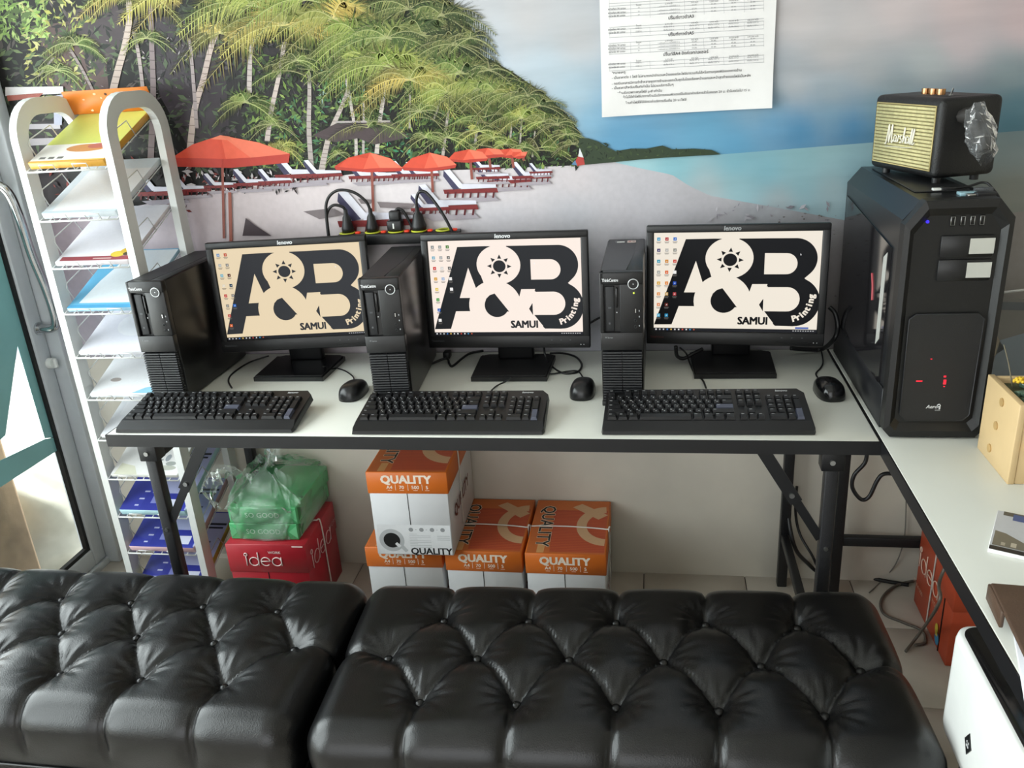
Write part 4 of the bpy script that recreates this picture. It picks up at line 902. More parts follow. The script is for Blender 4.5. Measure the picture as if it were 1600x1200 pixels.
# front shell: chamfered frame standing proud
fo = [(0, .02), (.014, .004), (w-.014, .004), (w, .02), (w, h-.036), (w-.03, h), (.034, h), (0, h-.045)]
fi = [(.022, .045), (.032, .035), (w-.032, .035), (w-.022, .045), (w-.020, h-.06), (w-.04, h-.03), (.045, h-.03), (.020, h-.065)]
fr = MB(); n = 8
fr.add([(x, .004, z) for x, z in fo]+[(x, .0, z) for x, z in [(.5*(a[0]+b[0]), .5*(a[1]+b[1])) for a, b in zip(fo, fi)]]+[(x, .010, z) for x, z in fi]+[(x, .034, z) for x, z in fo],
    [(i, (i+1) % n, n+(i+1) % n, n+i) for i in range(n)]+[(n+i, n+(i+1) % n, 2*n+(i+1) % n, 2*n+i) for i in range(n)]+[(3*n+i, 3*n+(i+1) % n, (i+1) % n, i) for i in range(n)]+[tuple(3*n+i for i in range(n-1, -1, -1))])
fr.build('front_shell', TWF, tw)
MB().prism(fi, 1, .0105, .02).build('front_panel', TWF, tw)
gp = [(.030, .055), (.042, .042), (w-.042, .042), (w-.030, .055), (w-.028, .262), (w-.040, .272), (.040, .272), (.028, .262)]
MESH = pm('fine_black_mesh', '#101012', .5, bump=.5, bscale=1400)
MB().prism(gp, 1, .0045, .0105).build('mesh_grille', MESH, tw)
gt = MB(); 
gt.tube([(x, .0052, z) for x, z in gp], .0016, 6, curve=0, closed=True); gt.build('grille_rim', PLASTIC2, tw)
rl = pm('red_fan_light', '#8a1020', .4, emis='#ff2038', estr=.8)
for x, z, a, b_ in ((.078, .178, .0016, .0008), (.060, .13, .006, .0012), (.108, .14, .0022, .0018), (.109, .128, .0026, .005), (.109, .118, .0014, .001)):
    MB().box((x-a, .0036, z-b_), (x+a, .0046, z+b_)).build('fan_light', rl, tw)
for z in (.392, .345):
    MB().rbox((.070, .006, z-.006), (w-.030, .0105, z+.036), .001, 1).build('drive_cover', PLASTIC, tw)
    MB().box((.122, .0052, z), (.166, .0062, z+.030)).build('drive_sticker', pm('pale_grey_sticker', '#b9b9b2', .6, var=.03), tw)
for i, x in enumerate((.087, .105, .122, .139)):
    p_ = MB().rbox((x-.0045, .0085, .446), (x+.0045, .0105, .466), .0008, 1).build('front_port', GLOSSB, tw)
    MB().tube([(x-.0035, .0082, .448), (x+.0035, .0082, .448), (x+.0035, .0082, .464), (x-.0035, .0082, .464)], .0006, 5, curve=0, closed=True).build('port_rim', BOLT, p_)
MB().cyl((.042, .0105, .456), (.042, .0085, .456), .003, 10).build('power_light', pm('blue_led', '#2018a0', .4, emis='#3020ff', estr=1.2), tw)
lt = MB(); lt.text('Aero', (.090, .0036, .073), (1, 0, 0), (0, 0, 1), .0105, '#c9cacc', bold=.03, shear=.25); lt.text('cool', (.102, .0036, .066), (1, 0, 0), (0, 0, 1), .006, '#9a9b9d', bold=.02)
lt.tube([(.100, .0036, .076), (.104, .0036, .079), (.1065, .0036, .0745), (.1025, .0036, .073), (.1065, .0036, .071), (.104, .0036, .068)], .0009, 5, '#d9dadc'); lt.build('tower_lettering', INK, tw)
# left side: acrylic window with a pale strip and a red ring light on its face
MB().prism([(.075, .10), (d-.02, .06), (d-.02, h-.07), (.075, h-.105)], 0, -.0008, .004).build('side_window', pm('smoked_acrylic', '#1a191b', .07, var=.1), tw)
MB().prism([(.10, .19), (.125, .17), (.125, h-.135), (.10, h-.12)], 0, -.0016, 0).build('window_strip', pm('pale_grey_strip', '#a9a9a4', .5), tw)
MB().tube([(-.0012, .205, h-.19), (-.0014, .19, h-.215), (-.0014, .183, h-.245)], .0022, 6).build('red_ring_light', pm('dim_red_light', '#8e3a40', .4, emis='#a03038', estr=.3), tw)
MB().rbox((-.001, .034, .012), (.004, d-.004, .10), .001, 1).build('side_panel_lower', TWS, tw)
for x in (.02, w-.05):
    for y in (.04, d-.06): MB().rbox((x, y, 0), (x+.03, y+.03, .0125), .002, 1).build('case_foot', CORD, tw)

sp = thing('guitar_amp_speaker', 'black amplifier style speaker with a ribbed gold grille on the tower case', 'speaker', (.925, .435, TOPZ+TH-.001), (0, 0, math.atan2(-.238, .074)))
# local: x along the front (left to right), y into the body
sl, sdp, shh = .249, .142, .160
VINYL = pm('black_tolex', '#09090a', .5, bump=.5, bscale=350); GOLD = pm('gold_ribbed_cloth', '#c0b888', .6, var=.15, scale=90, bump=.2, bscale=400)
MB().rbox((0, .004, .012), (sl, sdp, .012+shh), .013, 4).build('cabinet', VINYL, sp)
MB().box((.018, .0032, .030), (sl-.018, .006, shh-.006)).build('grille_backing', pm('dark_gold_cloth', '#6d6544', .7), sp)
gr = MB()
for k in range(17): gr.tube([(.018, .0028, .0335+k*.0073), (sl-.018, .0028, .0335+k*.0073)], .0031, 6, curve=0)
gr.build('grille', GOLD, sp)
MB().tube([(.016, .003, .028), (sl-.016, .003, .028), (sl-.016, .003, shh-.004), (.016, .003, shh-.004)], .0018, 6, curve=0, closed=True).build('grille_piping', pm('gold_piping', '#b8a873', .4, .3), sp)
lo = MB(); C_ = '#dedbcf'
def scr(pts, r=.0014): lo.tube([(.070+x*.0108, -.0016, .076+y*.0125) for x, y in pts], r, 6, C_)
# script maker's name
scr([(-.3, -.4), (.1, -.2), (.7, 2.5), (.9, 2.6), (1.0, .2), (1.1, .1), (1.9, 2.7), (2.05, 2.5), (2.0, .1), (2.3, 0), (2.6, .4)], .0017); scr([(3.5, 1.1), (3.0, 1.2), (2.8, .6), (3.0, .1), (3.5, .4), (3.7, 1.1), (3.6, .2), (3.9, .2), (4.2, .6)]); scr([(4.2, .1), (4.4, 1.2), (4.6, 1.0), (4.9, 1.1)])
scr([(5.6, 1.2), (5.1, 1.2), (5.1, .8), (5.5, .5), (5.3, .05), (4.9, .1)]); scr([(5.9, 0), (6.3, 2.4), (6.5, 2.3), (6.1, .3), (6.5, 1.1), (6.8, .9), (6.8, .1), (7.1, .2)])
scr([(7.8, 1.1), (7.3, 1.2), (7.1, .6), (7.3, .1), (7.8, .4), (8.0, 1.1), (7.9, .2), (8.2, .2)]); scr([(8.2, .2), (8.8, 2.4), (8.95, 2.2), (8.5, .2), (8.8, .1)]); scr([(8.8, .1), (9.5, 2.4), (9.65, 2.2), (9.2, .2), (9.6, .1), (9.9, .4)]); scr([(-.2, -.9), (3, -.75), (6, -.7), (9.3, -.5)], .0007)
lo.build('script_name', pm('cream_logo', '#d9d5c6', .4), sp)
GOLDM = pm('brass_knob', '#b98d63', .25, 1)
MB().rbox((.075, .035, shh+.0108), (.215, .095, shh+.0124), .001, 1).build('control_plate', PLASTIC2, sp)
for x in (.095, .122, .149): MB().cyl((x, .066, shh+.012), (x, .066, shh+.024), .009, 16).build('control_knob', GOLDM, sp)
MB().cyl((.182, .066, shh+.012), (.182, .066, shh+.013), .005, 10).cyl((.182, .066, shh+.012), (.188, .066, shh+.026), .0018, 8).build('power_toggle', BOLT, sp)
for x in (.02, sl-.04):
    for y in (.02, sdp-.035): MB().cyl((x+.01, y+.01, .0), (x+.01, y+.01, .013), .009, 10).build('rubber_foot', CORD, sp)
# side strap end still in its crumpled clear wrapper
WRAP = clear_mat('crumpled_clear_wrap', (.7, .7, .7), .22, .15, 1.0, 60, .07)
cr = MB(); V = []; nu, nv = 18, 12; rw = random.Random(5)
for j in range(nv+1):
    for i in range(nu):
        a = 2*PI*i/nu; r = .75+.25*math.sin(3*a+j)*.4; fl_ = .3+.9*math.sin(PI*min(.98, max(.04, j/nv)))**.5
        V.append((sl+.004+.028*(1+.8*math.cos(a)*fl_*r)+.036*j/nv, .055+.032*math.sin(a)*fl_*r+.012*j/nv+rw.uniform(-.003, .003), .150-.095*j/nv+rw.uniform(-.004, .004)+.012*math.cos(a)))
cr.add(V, [(j*nu+i, j*nu+(i+1) % nu, (j+1)*nu+(i+1) % nu, (j+1)*nu+i) for j in range(nv) for i in range(nu)], smooth=False); cr.build('wrapped_strap_film', WRAP, sp)
MB().tube([(sl-.002, .052, .135), (sl+.02, .055, .135), (sl+.042, .06, .11), (sl+.06, .066, .07)], .015, 8).build('strap_end', pm('dark_strap', '#2b2826', .6), sp)

# odds and ends on the tower case
Zt = TOPZ+TH-.004
tag(MB().rbox((1.018, .075, Zt), (1.052, .10, Zt+.006), .001).build('memory_card', pm('pale_blue_plastic', '#9fc3cf', .3)), 'pale blue card lying on the tower case', 'memory card')
ud = thing('usb_stick', 'small black USB stick with a metal end on the tower case', 'usb stick', (1.025, .052, Zt), (0, 0, .1))
MB().rbox((.016, 0, 0), (.052, .017, .009), .002).build('stick_body', PLASTIC2, ud); MB().rbox((0, .002, .002), (.017, .015, .0065), .0005, 1).build('stick_connector', BOLT, ud)
dg = thing('usb_stick', 'patterned grey USB stick behind the pale blue card', 'usb stick', (1.052, .106, Zt), (0, 0, -.2)); MB().rbox((0, 0, 0), (.034, .016, .010), .002).build('stick_body', pm('patterned_grey', '#47494c', .5, var=.6, scale=300), dg)
uc = thing('usb_cable', 'black USB cable with a white tipped plug curling over the tower case', 'cable', (.985, .135, Zt), (0, 0, 0))
MB().rbox((0, 0, .001), (.016, .012, .007), .001).build('plug_tip', WHITEP, uc); MB().rbox((.016, -.001, 0), (.042, .013, .009), .002).build('plug_grip', CORD, uc)
MB().tube([(.042, .006, .005), (.07, .008, .008), (.095, .01, .014), (.108, .0, .006), (.125, -.02, -.03), (.135, -.01, -.12), (.15, .05, -.20)], .0025, 7).build('cable_run', CORD, uc)

# ------------------------------------------------------------------ wooden craft box with flowers
WOOD = pm('pale_pine', '#cdb184', .5, var=.1, scale=6); WOODE = pm('pale_pine_dark', '#b3925f', .55, var=.15, scale=10)
wb = thing('wooden_craft_box', 'pale pine box with dowel ends in front of the tower case', 'box', (1.078, -.182, TOPZ))
MB().rbox((0, 0, 0), (.012, .158, .160), .0015).build('side_panel', WOOD, wb); MB().rbox((.012, .002, 0), (.20, .013, .150), .0015).rbox((.012, .146, 0), (.20, .156, .158), .0015).box((.012, .013, 0), (.2, .146, .010)).rbox((.19, .013, .01), (.2, .146, .158), .001).build('box_body', WOOD, wb)
for y, z in ((.075, .135), (.085, .082), (.098, .028)): MB().cyl((0.001, y, z), (-.0022, y, z), .0085, 14).build('dowel_end', WOODE, wb)
MB().rbox((.020, -.010, .068), (.029, .003, .084), .001).build('wood_handle', WOOD, wb)
ar = thing('craft_flowers', 'yellow dried flowers and wood slices on green glass chips filling the pine box', 'flowers', (1.09, -.165, TOPZ+.115))
GLS = pm('green_glass_chip', '#51695a', .12, var=.4, scale=40)
gb = MB(); rg = random.Random(4)
gb.box((.003, .0, 0), (.096, .125, .032))
gb.build('moss_bed', pm('dark_moss', '#4a4f35', .8, var=.5, scale=80), ar)
for k in range(9):
    m_ = MB(); m_.m = Matrix.Translation((.012+rg.uniform(0, .05), .012+k*.0125, .036)) @ Matrix.Rotation(rg.uniform(0, 3), 4, 'Z') @ Matrix.Rotation(rg.uniform(-.4, .4), 4, 'X'); m_.rbox((-.012, -.006, -.005), (.012, .006, .006), .002); m_.build('glass_chip', GLS, ar)
YF = pm('yellow_petal', '#d9b32e', .6, var=.3, scale=200)
for k, (x, y, z) in enumerate(((.030, .095, .046), (.052, .088, .050), (.058, .06, .046))):
    f_ = MB()
    for q in range(26):
        a = rg.uniform(0, 2*PI); e = rg.uniform(.1, 1.4); c_ = Vector((x, y, z))+Vector((math.cos(a)*math.cos(e), math.sin(a)*math.cos(e), math.sin(e)*.7))*.011; f_.ball(c_, .0034, 6, 4)
    f_.build('flower_head', YF, ar)
SL = pm('wood_slice_ochre', '#b5865c', .6, var=.25, scale=60)
for x, y, z, rx_ in ((.062, .075, .062, .5), (.072, .09, .075, -.3), (.085, .06, .06, .9)):
    m_ = MB(); m_.m = Matrix.Translation((x, y, z)) @ Matrix.Rotation(rx_, 4, 'X') @ Matrix.Rotation(.4, 4, 'Y'); m_.lathe([(.001, .003), (.010, .0035), (.022, .003), (.023, 0), (.022, -.003), (.001, -.003)], 16); m_.build('wood_slice', SL, ar)
MB().tube([(.03, .05, .03), (.035, .04, .06), (.032, .03, .085)], .002, 6).tube([(.02, .1, .03), (.012, .115, .075), (.004, .13, .11)], .0012, 6).build('twig', pm('grey_twig', '#6b6552', .7), ar)
# ------------------------------------------------------------------ behind the tower case at right
lb = thing('leaning_print', 'dull brown and grey printed boards leaning behind the craft box', 'print board', (1.16, .30, TOPZ), (math.radians(-24), 0, math.radians(-16)))
q = MB().box((0, 0, 0), (.30, .006, .22), '#57534a')
for pts, c in (([(0, .03), (.07, .10), (.03, .17), (0, .19)], '#6d6149'), ([(.04, .0), (.16, .02), (.13, .15), (.06, .12)], '#5f6a70'), ([(.13, .03), (.28, .06), (.27, .18), (.15, .15)], '#7b6644'), ([(.16, .09), (.25, .10), (.24, .15), (.18, .14)], '#8b8a83'), ([(.02, .19), (.28, .2), (.28, .215), (.02, .21)], '#34383a')): q.poly([(x, -.0008, z) for x, z in pts], c)
q.build('printed_board', INKG, lb)
cord('coiled_cable', [(1.16, .5, .78), (1.19, .46, .86), (1.24, .44, .95), (1.22, .48, 1.03), (1.28, .5, .97), (1.21, .47, .88), (1.26, .45, .84), (1.3, .5, .80), (1.36, .48, .90)], .006, 'thick black cable bunch rising behind the tower case')
cord('coiled_cable', [(1.17, .4, .765), (1.22, .43, .83), (1.3, .44, .86), (1.37, .42, .84), (1.40, .38, .762)], .0045, 'black cable arching behind the leaning printed boards')
cord('white_cable', [(1.15, .46, .90), (1.20, .45, .93), (1.27, .44, .945), (1.35, .45, .95)], .003, 'thin white cable behind the tower case', pm('white_cord', '#cfcfcc', .4))
# ------------------------------------------------------------------ papers on the right table
bk_ = thing('photo_booklet', 'small glossy photo booklet with a white bridge picture on the right table', 'booklet', (.964, -.418, TOPZ), (0, 0, math.radians(-25)))
MB().rbox((0, 0, 0), (.15, .14, .007), .0008, 1).build('booklet_pages', PAPER, bk_)
q = MB(); zz = .0074
q.poly([(.001, .001, zz), (.149, .001, zz), (.149, .139, zz), (.001, .139, zz)], '#b9bcc2')
q.poly([(.001, .001, zz+1e-4), (.149, .001, zz+1e-4), (.149, .014, zz+1e-4), (.001, .014, zz+1e-4)], '#121214')
for pts, c in (([(.004, .016), (.06, .016), (.05, .04), (.02, .062), (.004, .066)], '#6b6659'), ([(.01, .125), (.149, .125), (.149, .139), (.01, .139)], '#4b4a45'), ([(.025, .112), (.06, .112), (.06, .134), (.025, .134)], '#2f4f8a'), ([(.07, .118), (.1, .118), (.1, .13), (.07, .13)], '#8fa0b8'), ([(.03, .02), (.038, .02), (.038, .034), (.03, .034)], '#b7ae9c'), ([(.016, .02), (.022, .02), (.022, .03), (.016, .03)], '#a59c8c'), ([(.06, .07), (.13, .03), (.149, .04), (.149, .06), (.09, .09)], '#dfe2e6')):
    zz += 5e-5; q.poly([(x, y, zz+2e-4) for x, y in pts], c)
q.build('cover_print', INKG, bk_)
LBR = pm('brown_leather', '#4e3a2c', .5, var=.12, scale=30, bump=.3, bscale=300)
fo_ = thing('leather_folder', 'brown leather folder lying over a stack of papers at the right table edge', 'folder', (.914, -.578, TOPZ+.030), (0, 0, math.radians(-5)))
MB().rbox((0, -.26, .0), (.26, .02, .007), .003).build('folder_cover', LBR, fo_); MB().rbox((-.003, -.05, -.022), (.003, .02, .005), .002).build('folder_spine', LBR, fo_)
pl_ = thing('paper_stack', 'white envelopes and papers sticking out under the brown folder', 'papers', (.934, -.598, TOPZ+.001), (0, 0, math.radians(-15)))
for k, (a, b, c_) in enumerate(((0, -.20, '#dfe0e6'), (.012, -.22, '#d5d8e2'), (.006, -.19, '#e4e4e6'), (.02, -.21, '#dadde6'))):
    MB().rbox((a, b, k*.0055), (a+.22, b+.215, k*.0055+.005), .001, 1).build('paper_sheaf', pm('paper_'+c_[1:], c_, .5, var=.02), pl_)
MB().box((.005, -.16, .0222), (.10, -.06, .0232)).build('orange_slip', pm('orange_slip', '#cf942f', .5), pl_)

# ------------------------------------------------------------------ white appliance with touch panel (air purifier)
ap = thing('air_purifier', 'white rounded air purifier with a black touch panel on top', 'air purifier', (.93, -.41, 0))
def rrect(x0, y0, x1, y1, r, n=6):
    o = []
    for cx, cy, a in ((x1-r, y0+r, -90), (x1-r, y1-r, 0), (x0+r, y1-r, 90), (x0+r, y0+r, 180)):
        o += [(cx+r*math.cos(math.radians(a+90*k/n)), cy+r*math.sin(math.radians(a+90*k/n))) for k in range(n+1)]
    return o
WAP = pm('gloss_white_shell', '#e2e3e0', .25, var=.02)
def loft(mb, rings, cap=True):
    n = len(rings[0][0]); V = []; F = []
    for poly_, z in rings: V += [(x, y, z) for x, y in poly_]
    for j in range(len(rings)-1):
        for i in range(n): F.append((j*n+i, j*n+(i+1) % n, (j+1)*n+(i+1) % n, (j+1)*n+i))
    if cap: F += [tuple(range(n-1, -1, -1)), tuple((len(rings)-1)*n+i for i in range(n))]
    mb.add(V, F, smooth=True); return mb
loft(MB(), [(rrect(.010, -.394, .20, -.006, .03), .388), (rrect(.002, -.402, .204, .002, .034), .398), (rrect(0, -.404, .204, .004, .034), .415), (rrect(0, -.404, .204, .004, .034), .585), (rrect(.003, -.401, .201, .001, .031), .597), (rrect(.008, -.396, .196, -.004, .028), .60)]).build('upper_shell', WAP, ap)
loft(MB(), [(rrect(.03, -.39, .2, -.02, .03), .0), (rrect(.03, -.39, .2, -.02, .03), .37), (rrect(.016, -.39, .2, -.012, .03), .389)]).build('lower_body', pm('dark_grey_base', '#3a3c3c', .5), ap)
loft(MB(), [(rrect(.011, -.39, .19, -.008, .026), .5985), (rrect(.011, -.39, .19, -.008, .026), .6022)]).build('touch_panel', GLOSSB, ap)
q = MB(); rg = random.Random(9)
for k, (x, y) in enumerate(((.05, -.05), (.075, -.05), (.045, -.085), (.06, -.085), (.075, -.085), (.09, -.085), (.06, -.12), (.08, -.12), (.07, -.16), (.06, -.20), (.085, -.205), (.06, -.24), (.07, -.28), (.085, -.31), (.1, -.12), (.1, -.2))):
    if k % 3 == 0: q.tube([(x-.006, y-.006, .6026), (x+.006, y-.006, .6026), (x+.006, y+.006, .6026), (x-.006, y+.006, .6026)], .0006, 4, '#8d9092', curve=0, closed=True)
    elif k % 3 == 1: q.box((x-.005, y-.0016, .6023), (x+.006, y+.0016, .6027), '#85888a')
    else: q.tube([(x+.005*math.cos(a), y+.005*math.sin(a), .6026) for a in np.linspace(0, 2*PI, 11)[:-1]], .0006, 4, '#8d9092', curve=0, closed=True)
q.build('panel_symbols', INK, ap)
em = MB(); c0 = (-.0012, -.135, .468)
em.add([(-.0014, c0[1]-.014, c0[2]), (-.0014, c0[1], c0[2]-.022), (-.0014, c0[1]+.014, c0[2]), (-.0014, c0[1], c0[2]+.022)]+[(.002, c0[1]-.014, c0[2]), (.002, c0[1], c0[2]-.022), (.002, c0[1]+.014, c0[2]), (.002, c0[1], c0[2]+.022)], [(0, 1, 2, 3), (0, 4, 5, 1), (1, 5, 6, 2), (2, 6, 7, 3), (3, 7, 4, 0)], '#1a1b1c')
for a, b in ((-.003, .003), (.003, .003), (0, -.003), (-.003, -.004), (.003, -.004)): em.box((-.0022, c0[1]+a-.0012, c0[2]+b-.0018), (-.0014, c0[1]+a+.0012, c0[2]+b+.0018), '#c9cacb')
em.build('diamond_badge', INKG, ap)

# ------------------------------------------------------------------ paper display rack
RKW = pm('white_powder_coat', '#d6d8d6', .38, var=.02); WIRE = pm('white_wire', '#dcdedc', .35, var=.02)
RXL, RXR, RYF, RYB, RZT = -1.166, -.915, .312, .558, 1.53
rk = thing('display_rack', 'white metal display rack with sloping wire shelves beside the glass door', 'rack', (RXL, RYF, 0))
def uframe(x):
    hw, hy, r = .0105, .021, .085; path = [(RYF, 0.004)]
    path += [(RYF, z) for z in np.linspace(.1, RZT-hy-r, 10)]
    path += [(RYF+r-r*math.cos(a), RZT-hy-r+r*math.sin(a)) for a in np.linspace(.15, PI/2, 8)]
    path += [(RYB-r+r*math.sin(a), RZT-hy-r+r*math.cos(a)) for a in np.linspace(0, PI/2, 8)]
    path += [(RYB, z) for z in np.linspace(RZT-hy-r-.1, .004, 10)]
    V = []; F = []; n = len(path)
    for i, (y, z) in enumerate(path):
        a = path[max(i-1, 0)]; b = path[min(i+1, n-1)]; dy, dz = b[0]-a[0], b[1]-a[1]; l = math.hypot(dy, dz); ny_, nz_ = -dz/l, dy/l
        for sx, sn in ((-1, -1), (1, -1), (1, 1), (-1, 1)): V.append((x-RXL+sx*hw, y+sn*ny_*hy-RYF, z+sn*nz_*hy))
    for i in range(n-1):
        for k in range(4): F.append((i*4+k, i*4+(k+1) % 4, i*4+4+(k+1) % 4, i*4+4+k))
    F += [(3, 2, 1, 0), tuple((n-1)*4+k for k in range(4))]
    MB().add(V, F).build('side_frame', RKW, rk)
uframe(RXL); uframe(RXR)
for z in (.06, ): MB().rbox((.0, .225, z), (RXR-RXL, .245, z+.03), .003).build('cross_bar', RKW, rk)
SHX0, SHX1 = RXL+.014, RXR-.014; TLT = math.radians(22); SHL = .285
shelf_z = [1.352-.1262*k for k in range(11)]; shw = SHX1-SHX0
sh0 = None
for z in shelf_z:
    if sh0 is None:
        s = MB(); rr = .0016
        s.tube([(0, 0, 0), (shw, 0, 0)], .0024, 6, curve=0); s.tube([(0, SHL, 0), (shw, SHL, 0)], .0024, 6, curve=0)
        for k in range(9): s.tube([(shw*k/8, 0, .002), (shw*k/8, SHL, .002)], rr, 5, curve=0)
        s.tube([(0, .14, 0), (shw, .14, 0)], .002, 5, curve=0)
        for x in (0, shw): s.tube([(x, .06, 0), (x, .055, .05), (x, .065, .058), (x, .16, .05), (x, .172, 0)], rr, 5, curve=0)
        for x in (.045, shw-.085): s.tube([(x, .0, 0), (x, -.003, .020), (x+.04, -.003, .020), (x+.04, 0, 0)], rr, 5, curve=0)
        sh0 = s.build('wire_shelf', WIRE, rk); o = sh0
        sh0.rotation_euler = (TLT, 0, 0); sh0.location = (SHX0-RXL, -.022, z)
    else: inst(sh0, 'wire_shelf', rk, (SHX0-RXL, -.022, z))
def pack(k, label, edge, base, shapes, th=.012, w=.212, lx=None):
    lx = .010 if lx is None else lx; z = shelf_z[k]
    t = thing('paper_pack', label, 'paper pack', (SHX0+lx, RYF-.022+.006*math.cos(TLT)-.0045*math.sin(TLT), z+.0045*math.cos(TLT)+.006*math.sin(TLT)), (TLT, 0, 0), 'paper packs on the display rack')
    MB().rbox((0, 0, 0), (w, .275, th), .0015, 1).build('pack_body', pm('pack_'+edge[1:], edge, .4, var=.05), t)
    q = MB(); zz = th+.0003; q.poly([(.001, .001, zz), (w-.001, .001, zz), (w-.001, .274, zz), (.001, .274, zz)], base)
    for pts, c in shapes: zz += 4e-5; q.poly([(x*w, y*.275, zz) for x, y in pts], c)
    q.build('cover_print', INKG, t); return t, q, zz
def rc(x0, y0, x1, y1): return [(x0, y0), (x1, y0), (x1, y1), (x0, y1)]
def oval(cx, cy, rx, ry): return [(cx+rx*math.cos(a), cy+ry*math.sin(a)) for a in np.linspace(0, 2*PI, 17)[:-1]]
t_, _, _ = pack(0, 'lime green paper pack with an orange oval on the topmost rack shelf', '#cf9a3a', '#c9cf6a', [(rc(0, 0, 1, .34), '#e9e6e0'), (oval(.62, .25, .28, .075), '#c98a55'), (oval(.76, .28, .15, .05), '#b5625a'), (rc(0, .0, 1, .03), '#d9a84a'), (rc(.1, .06, .18, .10), '#6b6a66'), (rc(.22, .06, .30, .10), '#6b6a66'), (rc(.34, .06, .42, .10), '#6b6a66')], .018)
hc = MB().rbox((-.02, .268, .019), (.235, .2705, .085), .0008, 1); hc.build('header_card', pm('orange_header_card', '#d97a24', .45, var=.05), t_)
q = MB()
rg = random.Random(2)
for k in range(10): x = rg.uniform(-.005, .22); z = rg.uniform(.028, .075); q.add([(x+.006*math.cos(a)*rg.uniform(.4, 1), .2675, z+.004*math.sin(a)*rg.uniform(.4, 1)) for a in np.linspace(0, 2*PI, 7)[:-1]], [tuple(range(6))], '#ecc9a0')
q.poly([(.09, .2674, .045), (.16, .2674, .045), (.16, .2674, .048), (.09, .2674, .048)], '#f0d9bd'); q.add([(.108+.004*math.cos(a), .2673, .072+.004*math.sin(a)) for a in np.linspace(0, 2*PI, 11)[:-1]], [tuple(range(10))], '#4a3020')
q.build('header_print', INK, t_)
pack(1, 'pale blue and white paper pack on the second rack shelf from the top', '#cdd6dc', '#d5e0ea', [(rc(.12, 0, 1, .8), '#e6e9ee'), (rc(0, 0, 1, .04), '#bccad2')], .016)
pack(2, 'white paper pack with a maroon strip and yellow flowers on the third rack shelf', '#d9d2d6', '#e9e7ee', [(rc(.05, .02, 1, .09), '#93424a'), (oval(.80, .12, .10, .05), '#dcc23f'), (oval(.9, .17, .09, .05), '#d6b13a'), (oval(.92, .12, .05, .03), '#4b3f2a'), (rc(.5, .04, .75, .06), '#c9a9a6')])
pack(3, 'sky blue and white paper pack on the fourth rack shelf', '#9fc4d8', '#69b4da', [([(.12, .08), (.95, .08), (1, .3), (1, .98), (.35, .98), (.18, .45)], '#e9f2f7'), (rc(0, 0, 1, .05), '#4f9ecb')])
pack(4, 'white paper pack with faint lavender print on the fifth rack shelf', '#d6d6dc', '#e6e5ee', [(oval(.6, .45, .3, .2), '#eeeef3'), (rc(.02, .9, 1, 1), '#d9d6ea')])
pack(5, 'white paper pack with a small blue corner on the sixth rack shelf', '#d6dade', '#eaecef', [([(.6, .02), (.95, .02), (.95, .14), (.75, .1)], '#8fc3dc'), (oval(.25, .22, .08, .03), '#a9a19d')])
pack(6, 'plain white paper pack beside the table corner on the rack', '#d6d8dc', '#dfe1e6', [(rc(.1, .3, .9, .8), '#e8e9ed')])
pack(7, 'white paper pack with a pencil sketch print low on the rack', '#d2d2cc', '#e3e3e2', [([(.05, 0), (.4, 0), (.3, .12), (.08, .16)], '#d3d3c0'), (oval(.78, .10, .15, .035), '#b3b5ab'), (oval(.82, .16, .08, .03), '#a0a5a2'), (oval(.74, .24, .04, .05), '#9aa0a6'), (rc(.6, .2, .68, .22), '#8f9499')])
BLUE = lambda lab, k, edge, bot: pack(k, lab, edge, '#3a41a0', [([(.36, .02), (1, .02), (1, .98), (.42, .98)], '#aeb4d8'), (rc(.3, .02, .98, .24), '#333a98'), (rc(.42, .10, .6, .27), '#7f86c4'), (rc(.70, .05, .9, .16), '#d5d8ea'), (rc(.25, .25, .33, .27), '#c2c6e4'), (rc(.22, .15, .3, .17), '#c2c6e4'), (rc(.2, .06, .26, .08), '#c2c6e4'), (rc(.6, .55, .85, .575), '#5a5f78'), (rc(.6, .50, .78, .52), '#5a5f78'), (rc(.62, .80, .98, .83), '#23243a'), (rc(.62, .75, .95, .775), '#23243a')], bot)
BLUE('blue coated paper pack with a light cyan edge on a low rack shelf', 8, '#a9cdd6', .022)
BLUE('blue coated paper pack with a pink edge on a low rack shelf', 9, '#d9b4bc', .022)
BLUE('blue coated paper pack with a yellow edge on the lowest visible rack shelf', 10, '#cfc85a', .022)

